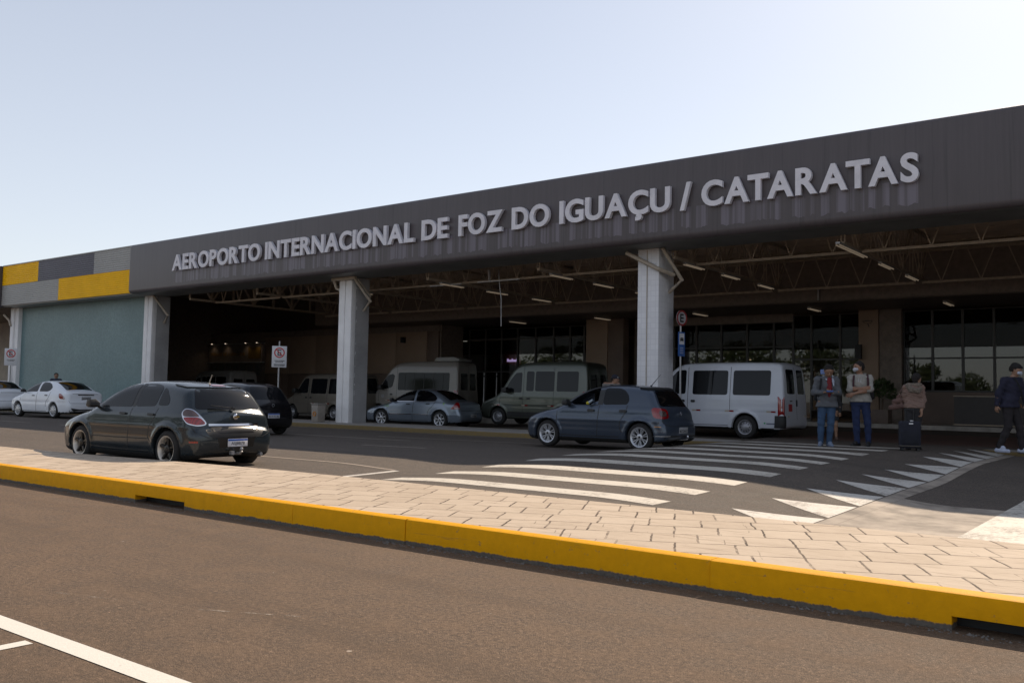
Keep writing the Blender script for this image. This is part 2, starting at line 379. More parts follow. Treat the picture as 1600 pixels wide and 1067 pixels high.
# island with the big yellow kerb: openings cut for drainage
KH = .22
def near_island():
    m = MB()
    gaps = [(-10.2, -9.18), (-1.22, -.2)]
    edges = [-60]+[g for p in gaps for g in p]+[30]
    # joints between the cast kerb lengths, 1-2 mm apart
    joints = [-28, -22.5, -17.1, -12.9, -7.3, -5.74, -2.78, 1.9, 6.5]
    segs = []
    pts = sorted(set([-60, 30]+joints))
    for a, b in zip(pts[:-1], pts[1:]): segs.append((a+.003, b-.003))
    for a, b in segs:
        cuts = [g for g in gaps if g[0] < b and g[1] > a]
        xs = [a]; 
        for g in cuts: xs += [max(a, g[0]), min(b, g[1])]
        xs.append(b)
        for i in range(len(xs)-1):
            x0, x1 = xs[i], xs[i+1]
            if x1-x0 < .01: continue
            low = .085 if i % 2 == 1 else -.03
            n = max(1, int((x1-x0)/.6)); 
            top = KH+.004
            dy = .006*math.sin(a*7.3); prof = [(6.0+dy, low), (6.004+dy, top-.02), (6.012+dy, top-.006), (6.028+dy, top), (6.15, top), (6.15, low)]
            m.prism(prof, x0, x1, 'x')
    o = m.build('kerb', M['kerb_yellow'], smooth='auto'); tag(o, kind='structure')
    # dark box behind each opening
    g = MB()
    for a, b in gaps: g.box(a-.1, b+.1, 6.16, 6.6, -.05, .2)
    tag(g.build('drain_channel', M['black']), kind='structure')
    def fz(x, y):
        t = (y-6.15)/2.35
        return KH+.002*math.sin(x*1.1)*math.sin(y*2)
    far = lambda x: 8.5-.62*ss(-9.5, -18, x)
    xs = fr(-60, 30, .5); V = [(x, 6.15+(far(x)-6.15)*j/10, fz(x, 6.15)) for j in range(11) for x in xs]; n = len(xs)
    me = bpy.data.meshes.new('pavement'); me.from_pydata(V, [], [(j*n+i, j*n+i+1, (j+1)*n+i+1, (j+1)*n+i) for j in range(10) for i in range(n-1)])
    tag(link('pavement', me, M['paving'], smooth=True), kind='structure')
    # pale concrete lip along the back edge of the paving
    l = MB(); pr = [(0, -.03), (0, KH-.001), (.03, KH-.006), (.06, KH-.03), (.065, -.03)]; n = len(pr)
    l.add([(x, far(x)+p[0], p[1]) for x in xs for p in pr], [(i*n+j, i*n+j+1, (i+1)*n+j+1, (i+1)*n+j) for i in range(len(xs)-1) for j in range(n-1)])
    tag(l.build('kerb_edge', M['concrete'], smooth='auto'), kind='structure')
near_island()

def gutter_grit():
    rnd = random.Random(9); m = MB()
    for i in range(1500):
        x = -14+14.5*rnd.random(); y = 5.985-abs(rnd.gauss(0, .045)); r = rnd.uniform(.003, .011)*(1.6 if rnd.random() < .06 else 1)
        if rnd.random() < .5 and math.sin(x*2.1)+math.sin(x*5.3+1) < 0: continue
        a = rnd.uniform(0, 3); v = [(x+r*math.cos(a+k*1.57)*rnd.uniform(.7, 1.4), y+r*math.sin(a+k*1.57), rnd.uniform(0, .002)) for k in range(4)]+[(x+rnd.uniform(-r, r)*.3, y, r*rnd.uniform(.6, 1.1))]
        m.add(v, [(0,1,4),(1,2,4),(2,3,4),(3,0,4)])
    tag(m.build('gravel', M['concrete_dark']), kind='stuff')
gutter_grit()

def strip(name, polys, m, dz=.0035, n=14):
    """road markings laid on the road surface; each poly is a convex quad or triangle of XY points"""
    V = []; F = []
    for p in polys:
        if len(p) == 3: p = [p[0], p[1], p[2], p[2]]
        a, b, c, d = [Vector((*q, 0)) for q in p]
        L1 = max((b-a).length, (c-d).length); L2 = max((d-a).length, (c-b).length)
        n1 = max(1, int(L1/.25)); n2 = max(1, int(L2/.25)); k = len(V)
        for j in range(n2+1):
            for i in range(n1+1):
                s, t = i/n1, j/n2
                q = (a*(1-s)+b*s)*(1-t)+(d*(1-s)+c*s)*t
                V.append((q.x, q.y, gz(q.x, q.y)*(1 if q.y > 8.3 else 0)+dz))
        for j in range(n2):
            for i in range(n1):
                F.append((k+j*(n1+1)+i, k+j*(n1+1)+i+1, k+(j+1)*(n1+1)+i+1, k+(j+1)*(n1+1)+i))
    me = bpy.data.meshes.new(name); me.from_pydata(V, [], F)
    bm = bmesh.new(); bm.from_mesh(me); bmesh.ops.remove_doubles(bm, verts=bm.verts, dist=1e-5); bm.to_mesh(me); bm.free()
    return tag(link(name, me, m, smooth=True), kind='structure')
rect = lambda x0, x1, y0, y1: [(x0,y0),(x1,y0),(x1,y1),(x0,y1)]
# zebra bars of the raised crossing
bars = []
for k in range(10):
    y = 9.62+1.2*k
    bars.append(rect(-9.75+.03*math.sin(k*3), -5.2+.04*math.sin(k*5), y+.02, y+.48))
strip('crossing_bars', bars, M['line_white'])
tris = []
for k in range(11):
    y = 9.35+1.2*k
    tris.append([(-4.5+.03*k, y+.95), (-3.44, y+.02), (-3.44, y+1.10)])
strip('ramp_triangles', tris, M['line_worn'])
strip('ramp_edge_line', [rect(-3.42, -3.22, 8.6, 23)], M['pale_asphalt'])
strip('worn_patch', [rect(-3.22, -2.0, 8.6, 13)], M['pale_asphalt'], .002)
strip('wide_line', [rect(-2.0, -1.40, 8.6, 14.5), rect(-2.0, -1.40, 15.2, 21)], M['line_broken'])
strip('worn_patch', [rect(-1.38, .6, 8.6, 12)], M['pale_asphalt'], .002)
strip('lane_line', [rect(-10.9, -10.77, 9.0, 11.1), 
      rect(-30, -27, 11.2, 11.3), rect(-36, -33, 11.2, 11.3)], M['line_worn'])
strip('lane_line', [[(-16.5, 11.0), (-10.95, 11.1), (-10.95, 11.19), (-16.5, 11.09)], rect(-15.7, -13.7, 14.85, 14.96), rect(-21.5, -16.5, 17.3, 17.42), rect(-30, -24, 14.85, 14.95), rect(-37, -32, 14.85, 14.95),
      rect(-46, -40, 14.85, 14.95), rect(-19, -12.5, 18.6, 18.70)], M['line_faint'])
strip('near_lane_line', [rect(-26, 4, 2.39, 2.52), [(-5.02, 1.2), (-4.93, 1.2), (-4.93, 2.36), (-5.02, 2.36)], [(-7.62, 1.2), (-7.53, 1.2), (-7.53, 2.36), (-7.62, 2.36)]], M['line_clean'])
strip('scuff_mark', [[(-6.05, 3.02), (-5.3, 3.26), (-5.3, 3.275), (-6.05, 3.035)], [(-4.95, 3.36), (-4.22, 3.72), (-4.2, 3.745), (-4.95, 3.39)]], M['scuff'], .0015)
# island below the columns with its worn kerb
def poly_island(name, pts, m, mk, z0, z1, kw=.14):
    o = [Vector((*p, 0)) for p in pts]; n = len(o)
    inn = []
    for i in range(n):
        d0 = (o[i]-o[i-1]).normalized(); d1 = (o[(i+1) % n]-o[i]).normalized()
        nn = Vector((-(d0+d1).y, (d0+d1).x, 0)).normalized(); inn.append(o[i]+nn*kw)
    k = MB(); v = []; ring = [(o, z0), (o, z1-.02), ([a+(b-a)*.15 for a, b in zip(o, inn)], z1), (inn, z1+.001)]
    for r_, z in ring: v += [(p.x, p.y, z) for p in r_]
    f = [(r_*n+i, r_*n+(i+1) % n, (r_+1)*n+(i+1) % n, (r_+1)*n+i) for r_ in range(3) for i in range(n)]
    k.add(v, f); tag(k.build('kerb', mk, smooth='auto'), kind='structure')
    t = MB(); t.add([(p.x, p.y, z1) for p in inn], [tuple(range(n))]); tag(t.build(name, m), kind='structure')
poly_island('island', [(-60,20.4),(-36,20.6),(-27.4,20.75),(-22,20.9),(-19,20.9),(-16.7,20.9),(-15,21.0),(-14,21.1),(-12.5,21.2),(-11,21.4),(-9.9,21.7),(-9.15,22.3),(-9.4,23.2),(-12,23.7),(-60,23.7)], M['concrete'], M['kerb_worn'], 0, .275)
poly_island('island', [(-4.5,23.15),(-3.9,22.7),(-3,22.0),(-1.5,21.5),(12,21.3),(12,24.2),(-3.9,24.2),(-4.4,23.8)], M['concrete'], M['kerb_worn'], 0, .335)
# ribbed brick-coloured lane crossing under the canopy
strip('rumble_strip', [rect(-9.2, -1, 24.3+.42*k, 24.42+.42*k) for k in range(12)], simple('rust_red_paint', (.20,.07,.05), .7), .004)

# ================================================================ CANOPY
FY, FT, FB = 21.4, 7.70, 5.53
def fascia_mesh(name, x0, x1, parent, mat, round_left):
    prof = []
    def arc(cy, cz, r, a0, a1, n=6): return [(cy+r*math.cos(R(a0+(a1-a0)*i/n)), cz+r*math.sin(R(a0+(a1-a0)*i/n))) for i in range(n+1)]
    prof += arc(FY+.16, FB+.16, .16, 270, 180); prof += arc(FY+.12, FT-.12, .12, 180, 90)
    prof += [(FY+.5, FT), (FY+.5, FB)]
    m = MB(); 
    if round_left:
        xs = [x0, x0+.03, x0+.09, x0+.18]; ins = [.16, .07, .02, 0]
    else: xs = [x0]; ins = [0]
    xs = xs+[x1]; ins = ins+[0]; n = len(prof); cy, cz = FY+.5, (FT+FB)/2
    v = []
    for x, k in zip(xs, ins):
        for (y, z) in prof:
            yy = y if y > FY+.45 else y+k; zz = z+(-k if z > cz else k)*.5
            v.append((x, yy, zz))
    f = [(i*n+j, i*n+(j+1) % n, (i+1)*n+(j+1) % n, (i+1)*n+j) for i in range(len(xs)-1) for j in range(n)]
    f += [tuple(range(n))[::-1], tuple((len(xs)-1)*n+j for j in range(n))]
    m.add(v, f); o = m.build(name, mat, parent, smooth='auto')
    return o
can = empty('airport_canopy', (-12.6, 21.4, 0), label='long dark grey airport canopy with a weathered fascia carried on tall columns', cat='canopy')
def P(o, parent):      # parent while keeping world coordinates of the mesh
    o.parent = parent; o.location = -Vector(parent.location); return o
fo = P(fascia_mesh('fascia', -37.72, 14, None, M['fascia'], True), can)
s = MB(); s.box(-37.6, 14, FY+.5, 23.0, FB-.0, FB+.04); s.box(-37.6, 14, 22.96, 23.0, FB+.04, FT-.9); P(s.build('soffit', M['soffit']), can)
lp = MB(); lp.box(-37.5, 14, FY+.17, FY+.5, FB-.006, FB-.002); P(lp.build('soffit_trim', M['soffit']), can)
d = MB()
d.box(-50.4, 14, FY+.5, 36.5, 7.05, 7.15); d.box(-50.4, 14, 36.5, 60, 7.05, 7.5)
for k in range(14): d.box(-37.4, 14, 23.8+.9*k, 23.86+.9*k, 6.86, 7.05)
P(d.build('roof_deck', M['deck']), can)
# purlins, trusses across and along
GX = [-2.38+4.69*-k for k in range(-3, 9)]
GX = [x for x in GX if -37.2 < x < 13]
for x in GX:
    t = MB(); t.bar((x, 22.9, 5.32), (x, 31.9, 5.32), .09, .09); t.bar((x, 22.9, 6.80), (x, 31.9, 6.80), .09, .09)
    for s_ in (-.09, .09):
        y = 22.9; k = 0
        while y < 31.7:
            t.bar((x+s_*.5, y, 5.34), (x+s_*.5, y, 6.8), .028); t.bar((x-s_*.5, y, 5.34 if k % 2 else 6.8), (x-s_*.5, y+1.12, 6.8 if k % 2 else 5.34), .028)
            y += 1.12; k += 1
    P(t.build('truss', M['steel']), can)
for yy, z0, z1, wv in ((24.15, 5.27, 6.55, .055), (30.55, 5.17, 6.45, .055)):
    for a, b in zip(sorted(GX)[:-1], sorted(GX)[1:]):
        t = MB(); t.bar((a+.1, yy, z0), (b-.1, yy, z0), .07, .075); t.bar((a+.1, yy, z1), (b-.1, yy, z1), .05)
        n = 8; st = (b-a-.2)/n
        for i in range(n):
            xa = a+.1+st*i; 
            if i % 2: t.bar((xa, yy, z0), (xa+st*.86, yy, z1), .03)
            else: t.bar((xa+st*.14, yy, z1), (xa+st, yy, z0), .03)
        P(t.build('truss', M['steel']), can)
bk = MB(); bk.box(-37.6, 14, 32.0, 32.15, 4.9, 6.35); bk.box(-37.6, 14, 32.15, 36.0, 4.88, 4.93); P(bk.build('bulkhead', M['wall_dark']), can)
bk2 = MB(); bk2.box(-37.6, 14, 31.93, 32.0, 6.35, 6.45); P(bk2.build('bulkhead_cap', M['steel']), can)
rw = MB(); rw.box(13.9, 14, 21.9, 60, 0, 7); rw.box(-50.4, 14, 59.8, 60, 0, 7.4); P(rw.build('end_wall', M['wall_dark']), can)

# ---- columns with their rain pipes
def column(X, style):
    c = MB()
    if style == 'tile': c.box(X, X+.66, 22.4, 23.3, .2, 5.54); m = M['white_tile']
    else:
        # two facing flanges with a groove between
        c.box(X, X+.30, 22.4, 22.62, .2, 5.54); c.box(X+.34, X+.66, 22.4, 22.62, .2, 5.54); c.box(X+.02, X+.64, 22.45, 23.25, .2, 5.535); m = M['column_paint']
    o = P(c.build('column', m, bevel=.008), can); o['label'] = 'white tiled column' if style == 'tile' else 'white painted column with a groove'
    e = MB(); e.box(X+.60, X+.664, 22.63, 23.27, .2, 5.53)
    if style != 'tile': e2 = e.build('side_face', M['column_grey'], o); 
    g = MB()
    if style == 'tile':
        g.tube([(X+.30, 22.385, .3), (X+.30, 22.385, 5.5)], .012, 8)
        g.build('conduit', M['pipe'], o)
    p = MB()
    p.tube([(X+.80, 22.34, 5.52), (X+1.12, 22.9, 4.66), (X+.66, 23.0, 4.36)], .055, 12)
    if style == 'tile': p.tube([(X-.28, 22.22, 5.45), (X+.72, 22.3, 4.92), (X+.95, 22.75, 4.8)], .06, 12)
    if style == 'cap':
        p.box(X-.28, X+.95, 22.25, 22.37, 5.42, 5.52); p.tube([(X-.2, 22.3, 5.42), (X-.15, 22.4, 5.15), (X+.05, 22.5, 5.05)], .05, 10)
        p.tube([(X+.95, 22.4, 5.45), (X+.90, 23.1, 4.9), (X+.72, 23.2, 4.7)], .03, 8)
    p.build('drain_pipe', M['pipe'], o, smooth='auto')
    return o
column(-37.98, 'plain'); column(-25.03, 'cap'); column(-12.62, 'tile'); column(-.2, 'tile')
k = MB()    # peeling seam down the side of the second column
random.seed(3)
z = 1.0
while z < 5.2:
    h = random.uniform(.03, .18); w_ = random.uniform(.01, .035); k.box(-24.365, -24.362+.004, 22.64, 22.64+w_, z, z+h); z += random.uniform(.12, .5)
P(k.build('paint_flake', M['sign_white']), can)

# ---- lettering
def glyph(ch, off=.03):
    cu = bpy.data.curves.new('letter', 'FONT'); cu.body = ch; cu.size = 1; cu.offset = off; cu.resolution_u = 5; cu.extrude = 0
    o = bpy.data.objects.new('tmp', cu); COL.objects.link(o); bpy.context.view_layer.update()
    me = bpy.data.meshes.new_from_object(o.evaluated_get(bpy.context.evaluated_depsgraph_get()))
    bpy.data.objects.remove(o); bpy.data.curves.remove(cu); return me
def text_mesh(ch, off=.03):
    me = glyph(ch, off); V = np.array([v.co[:] for v in me.vertices]) if len(me.vertices) else np.zeros((0, 3)); return me, V
sign = empty('roof_lettering', (-20, 21.2, 6.3), label='raised grey capital letters spelling the airport name along the dark fascia', cat='lettering')
capH = text_mesh('H')[1]; H0 = capH[:, 1].max()-capH[:, 1].min()
words = [('AEROPORTO', -34.09, -28.25), ('INTERNACIONAL', -27.95, -20.29), ('DE', -19.95, -18.83), ('FOZ', -18.38, -16.64), ('DO', -16.29, -14.93),
         ('IGUAÇU', -14.57, -11.05), ('/', -10.76, -10.45), ('CATARATAS', -10.15, -4.91)]
LH = .66
KERN = {'AT': -.10, 'TA': -.10, 'PO': -.0, 'RT': -.02, 'TO': -.03, 'FO': -.03, 'AC': -.01, 'CA': -.0}
for wd, xa, xb in words:
    info = []
    pen = 0
    for i, ch in enumerate(wd):
        me, V = text_mesh(ch); x0, x1 = V[:, 0].min(), V[:, 0].max()
        if i: pen += .06+KERN.get(wd[i-1]+ch, 0)
        info.append((ch, me, V, pen-x0)); pen += x1-x0
    sx = (xb-xa)/pen; sz = LH/H0
    for ch, me, V, off in info:
        y0 = 0
        for v in me.vertices:
            px, pz = v.co.x, v.co.y
            v.co = ((px+off)*sx+xa, 0, (pz-capH[:, 1].min())*sz+6.285 if ch != '/' else (pz-V[:, 1].min())*(.74/(V[:, 1].max()-V[:, 1].min()))+6.25)
        bm = bmesh.new(); bm.from_mesh(me); bmesh.ops.remove_doubles(bm, verts=bm.verts, dist=1e-4)
        geo = bmesh.ops.extrude_face_region(bm, geom=bm.faces[:])
        for v in [g for g in geo['geom'] if isinstance(g, bmesh.types.BMVert)]: v.co.y -= .11
        bmesh.ops.recalc_face_normals(bm, faces=bm.faces)
        for v in bm.verts: v.co += Vector((0, 21.375, 0))-Vector(sign.location)
        for fc in bm.faces: fc.material_index = 0 if abs(fc.normal.y) > .9 else 1
        bm.to_mesh(me); bm.free()
        me.materials.clear(); me.materials.append(M['letter']); me.materials.append(M['letter_side'])
        o = link('letter', me, [M['letter'], M['letter_side']], sign)
        o['label'] = 'letter '+ch if ch != '/' else 'slash'
# ================================================================ SIDE BUILDING (left of the canopy)
sb = empty('side_building', (-44, 22, 0), label='teal mosaic side building topped by yellow, grey and navy ribbed sheets', cat='building')
def ribbed(x0, x1, z0, z1, y, m, lab):
    b = MB(); n = int(round((z1-z0)/.098)); st = (z1-z0)/n; pr = []
    for i in range(n):
        a = z0+st*i; pr += [(y, a), (y, a+st*.45), (y+.014, a+st*.6), (y+.014, a+st*.85)]
    pr += [(y, z1), (y+.1, z1), (y+.1, z0)]
    b.prism(pr, x0, x1, 'x'); o = P(b.build('ribbed_panel', m), sb); o['label'] = lab
ribbed(-50.4, -46.5, 6.66, 7.67, 21.6, M['yellow_sheet'], 'yellow ribbed panel, upper left'); ribbed(-46.49, -41.08, 6.66, 7.67, 21.6, M['navy_sheet'], 'navy ribbed panel')
ribbed(-41.07, -37.7, 6.66, 7.67, 21.6, M['grey_sheet'], 'grey ribbed panel, upper right'); ribbed(-50.4, -44.36, 5.6, 6.65, 21.6, M['grey_sheet'], 'grey ribbed panel, lower left')
ribbed(-44.35, -37.7, 5.6, 6.65, 21.6, M['yellow_sheet'], 'yellow ribbed panel, lower right')
b = MB(); b.box(-50.4, -37.72, 21.71, 22.9, 5.55, 5.6); b.box(-50.4, -37.7, 21.7, 24, 7.58, 7.66); P(b.build('soffit', M['grey_sheet']), sb)
b = MB(); b.box(-50.4, -37.7, 21.58, 21.72, 7.67, 7.72); P(b.build('roof_edge', M['grey_sheet']), sb)
b = MB(); b.box(-50.3, -37.9, 22.62, 23, .1, 5.6); P(b.build('mosaic_wall', M['teal']), sb)
b = MB(); b.box(-50.95, -50.6, 22.35, 22.9, .1, 5.55); b.box(-50.59, -50.2, 22.42, 23.2, .1, 5.55)
c0 = P(b.build('column', M['column_paint'], bevel=.01), sb)
b = MB(); b.tube([(-51.4, 22.2, 5.2), (-51.0, 22.3, 4.9), (-50.8, 22.3, 4.6)], .06); P(b.build('drain_pipe', M['pipe'], smooth='auto'), sb)
# canopy that carries on further left
lc = empty('left_canopy', (-60, 22, 0), label='far left end of another dark canopy beyond the side building', cat='canopy')
P(fascia_mesh('fascia', -100, -50.45, None, M['fascia'], False), lc)
b = MB(); b.box(-100, -50.5, 22, 40, 6.9, 7.1); b.box(-100, -50.5, 36, 36.3, 0, 7); P(b.build('roof', M['deck']), lc)
b = MB(); b.tube([(-50.9, 21.9, .9), (-58, 21.9, .9)], .03); P(b.build('rail', M['galv']), lc)

# ================================================================ TERMINAL FRONT
tb = empty('terminal_building', (-16, 36, 0), label='dim glass and tan panel terminal front under the canopy', cat='building')
FL = .6
b = MB(); b.box(-50.3, 14, 32.55, 60, -.05, FL); P(b.build('terminal_floor', M['floor_in']), tb)
tag(MB().box(-50.3, 14, 32.3, 32.55, -.05, FL+.03).build('kerb', M['concrete']), kind='structure')
def framed(xs, z0, z1, rows, y=36.0, name='window', mid=None):
    for a, b_ in zip(xs[:-1], xs[1:]):
        f = MB(); w_ = .045
        f.box(a, a+w_, y-.05, y+.06, z0, z1); f.box(b_-w_, b_, y-.05, y+.06, z0, z1)
        zs = [z0]+rows+[z1]
        for z in zs: f.box(a+w_, b_-w_, y-.045, y+.055, max(z0, z-.03), min(z1, z+.03))
        o = P(f.build(name, M['frame_dark']), tb)
        zf = 3.42 if z1 > 4 else z1
        g = MB(); g.box(a+w_, b_-w_, y-.006, y+.006, z0+.03, zf-.004); g.build('pane', M['glass'], o)
        if z1 > 4: g = MB(); g.box(a+w_, b_-w_, y-.006, y+.006, zf, z1-.03); g.build('low_reflection_pane', M['glass_low_refl'], o)  # added low-reflection pane standing in for the dark blind
# right glazed bay
xr = [-8.88-1.02*0, -7.87, -6.85, -5.83, -4.82, -3.8, -2.78, -1.76, -.74, .28, 1.3, 2.3, 3.3, 4.3]
framed(xr, 1.80, 4.80, [3.02])
framed([-12.36, -11.23, -10.45], 1.0, 4.80, [3.02]); framed([-13.1, -12.36], .6, 4.8, [3.02])
b = MB(); b.box(-9.6, 14, 35.9, 36.1, FL, 1.80); P(b.build('dado_wall', M['wall_brown']), tb)
b = MB(); b.box(-9.6, 14, 35.86, 35.9, 1.78, 1.84); P(b.build('sill', M['frame_dark']), tb)
def pillar(x0, x1, m=M['wall_tan'], y=35.6, d_=.5):
    b = MB(); b.box(x0, x1, y, y+d_, FL, 4.88); o = P(b.build('pillar', m, bevel=.01), tb); return o
pl = pillar(-10.45, -9.72, y=35.7); pillar(-9.70, -8.9, M['wall_dark'], 35.75, .3)
# pictogram on the pillar, speaker and lamp bracket
b = MB(); 
for i in range(9):
    a = i/9*math.pi*2; b.bar((-10.1+.16*math.cos(a), 35.69, 4.42+.06*math.sin(a)), (-10.1+.16*math.cos(a+.7), 35.69, 4.42+.06*math.sin(a+.7)), .012)
b.bar((-10.32, 35.69, 4.44), (-9.92, 35.69, 4.47), .015); b.bar((-10.1, 35.69, 4.35), (-10.05, 35.69, 4.22), .02); b.build('painted_mark', M['black'], pl).location = (0, 0, 0)
b = MB(); b.box(-10.52, -10.3, 35.45, 35.62, 3.0, 3.55); b.build('loudspeaker', M['black'], pl)
# glazed entrance
xe = [-19.6, -18.4, -17.35, -16.2, -15.05, -13.9, -13.1]
framed(xe, .6, 4.55, [2.6, 3.55])
b = MB(); b.box(-19.6, -13.1, 35.93, 36.0, 4.55, 4.88); P(b.build('lintel', M['wall_dark']), tb)
pillar(-22.32, -21.2, y=34.9); pillar(-21.19, -20.4, M['wall_brown'], 34.95, .5)
b = MB(); b.box(-20.4, -19.6, 35.95, 36.1, FL, 4.88); P(b.build('end_wall', M['wall_dark']), tb)
# middle glazed bay
xm = [-31.14, -30.13, -29.06, -28.03, -27.02, -25.92, -24.85, -23.9, -23.1, -22.4]
framed(xm, .6, 4.72, [2.55, 4.2])
b = MB(); b.box(-32.2, -31.14, 35.9, 36.1, FL, 4.88); P(b.build('end_wall', M['wall_dark']), tb)
# tan panelled wall
px = [-44.6, -42.4, -40.05, -38.6, -36.05, -33.7, -31.5, -30.7]
for a, b_ in zip(px[:-1], px[1:]):
    b = MB(); b.box(a+.012, b_-.012, 34.2, 34.3, 2.4, 4.55); P(b.build('wall_panel', M['wall_tan'] if a < -31.6 else M['wall_brown'], bevel=.006), tb)
    b = MB(); b.box(a+.012, b_-.012, 34.22, 34.3, FL, 2.36); P(b.build('wall_panel', M['wall_brown'], bevel=.006), tb)
b = MB(); b.box(-50.3, -30.7, 34.3, 34.5, FL, 4.9); b.box(-30.75, -30.6, 34.3, 36, FL, 4.9); P(b.build('wall', M['wall_dark']), tb)
b = MB(); b.box(-33.2, -33.0, 34.0, 34.2, 4.0, 4.3); P(b.build('camera_box', M['black']), tb)
# far left: shop front with counters
b = MB(); b.box(-57, -44.7, 36.3, 36.5, FL, 4.9); b.box(-50.35, -50.2, 23.5, 46, 0, 7.1); P(b.build('shop_wall', M['wall_dark']), tb)
b = MB(); b.box(-54.2, -53.0, 35.2, 36.0, FL, 4.2); P(b.build('pillar', M['wall_tan']), tb)
b = MB(); b.box(-50.0, -44.6, 33.9, 34.25, 3.05, 3.11); b.box(-50.0, -44.6, 33.9, 34.25, 4.2, 4.24); P(b.build('shop_fascia_trim', M['column_grey']), tb)
b = MB(); b.box(-50.0, -44.6, 34.0, 34.28, 3.11, 4.2); P(b.build('shop_fascia', M['wall_dark']), tb)
random.seed(11)
b = MB(); x = -49.7
while x < -46.2:       # unreadable gilt shop letters
    w_ = random.uniform(.10, .2); b.box(x, x+w_, 33.985, 34.0, 3.5, 3.5+random.choice([.14, .18, .2])); x += w_+random.choice([.04, .05, .16])
P(b.build('shop_lettering', simple('gilt', (.22,.13,.05), .5)), tb)
b = MB(); b.box(-45.9, -44.75, 33.97, 34.0, 3.3, 4.0); P(b.build('shop_board', simple('ochre_board', (.17,.10,.02), .5)), tb)
b = MB()
for i in range(7): b.box(-49.8+.72*i, -49.3+.72*i, 34.16, 34.19, 2.3, 2.95)
P(b.build('menu_board', simple('menu_board', (.12,.115,.11), .5)), tb)
# interior seen dimly through the glass
b = MB(); b.box(-50, 14, 46, 46.2, FL, 4.9); b.box(-50, 14, 36.3, 46, 4.93, 5.0); P(b.build('hall_wall', M['wall_brown']), tb)
b = MB(); b.box(-17.3, -13.1, 36.25, 36.3, 3.55, 4.4)
def m_photo_banner():
    t = NT('red_rock_banner')
    c = t.ramp(t.noise(1.1, 6, .65, t.mp((1,1,1.6))), [(.3,(.025,.012,.010,1)),(.5,(.085,.035,.025,1)),(.62,(.16,.075,.05,1)),(.75,(.10,.10,.11,1))])
    t.set(col=c, rough=.5); return t.m
P(b.build('banner', m_photo_banner()), tb)
b = MB(); b.box(-18.4, -17.4, 36.25, 36.3, 3.5, 4.35); P(b.build('banner', simple('grey_banner', (.10,.10,.10), .5)), tb)
b = MB(); b.box(-28.9, -27.05, 36.3, 36.35, 2.9, 3.6); P(b.build('red_board', M['red_dark']), tb)
b = MB(); x = -27.85
for i in range(8): b.box(x, x+.07, 36.2, 36.24, 3.06, 3.06+(.1 if i % 3 else .15)); x += .095
P(b.build('lit_sign', emit('violet_sign', (.55,.45,.9), 1.2)), tb)
for X_, Z_ in ((-16.3, 4.7), (-13.9, 4.72), (-15.2, 3.05)):
    b = MB(); b.lathe([(0, 0), (.07, 0), (.07, .02), (0, .02)], 12, (X_, 36.6, Z_)); P(b.build('downlight', emit('warm_downlight', (1, .8, .55), .9)), tb)
b = MB()
for X_ in (-49.4, -48.0, -46.0, -44.9): b.lathe([(0, 0), (.045, 0), (.045, .03), (0, .03)], 10, (X_, 33.8, 4.22))
P(b.build('downlight', emit('warm_downlight_dim', (1, .8, .6), .7)), tb)
# ticket machine / kiosk behind glass
b = MB(); b.box(-22.2+.0, -21.9, 36.3, 36.5, 3.6, 4.1); P(b.build('poster', M['red_dark']), tb)
b = MB(); b.box(-24.6, -23.3, 36.4, 36.5, 1.2, 2.9); P(b.build('poster', simple('pale_poster', (.16,.15,.14), .5)), tb)
b = MB(); b.lathe([(0,0),(.16,0),(.16,.01),(0,.01)], 16, (-22.85, 36.35, 3.75), 'y'); P(b.build('round_sign', simple('olive_disc', (.16,.15,.02), .5)), tb)

# ---- hanging lamps: tubes below the trusses, and under the soffit
def lamp(x, y, z, L=1.25):
    t = empty('tube_lamp', (x, y, z))
    b = MB(); b.box(-.05, .05, -L/2, L/2, .02, .07); b.build('housing', M['galv'], t)
    b = MB(); b.tube([(-.045, -L/2+.03, -.01), (-.045, L/2-.03, -.01)], .018, 8); b.tube([(.045, -L/2+.03, -.01), (.045, L/2-.03, -.01)], .018, 8); b.build('tube', M['tube'], t, smooth='auto')
    b = MB(); b.bar((0, -L/2+.1, .06), (0, -L/2+.1, .10), .01); b.bar((0, L/2-.1, .06), (0, L/2-.1, .10), .01); b.build('bracket', M['black'], t)
    tag(t, cat='lamp'); return t
GXn = {-7.07: 'truss over the standing people', -11.76: 'truss right of the tiled column', -16.45: 'truss over the blue-grey hatchback', -21.14: 'truss over the silver-blue saloon'}
L0 = None; ORD = ['first', 'second', 'third', 'rear']
for gi, x in enumerate((-2.38, -7.07, -11.76, -16.45, -21.14, -25.83)):
    for k, y in enumerate((24.2, 26.8, 29.7) if x != -7.07 else (22.9+.2, 24.2, 26.8, 29.7)):
        if x == -25.83 and k: continue
        z = 5.22
        if L0 is None: L0 = lamp(x, y, z); o = L0
        else: o = copy_tree(L0); o.location = (x, y, z)
        nm = GXn.get(x, 'truss at the left end' if x < -22 else 'truss at the far right edge')
        tag(o, ('%s tube lamp from the fascia, under the %s' % (ORD[k], nm)), 'lamp', 'tube lamps under the canopy trusses')
    o = copy_tree(L0); o.location = (x+.12, 34.2, 4.82); tag(o, 'tube lamp on the soffit beyond the %s' % GXn.get(x, 'left truss' if x < -22 else 'far right truss'), 'lamp', 'tube lamps on the entrance soffit')
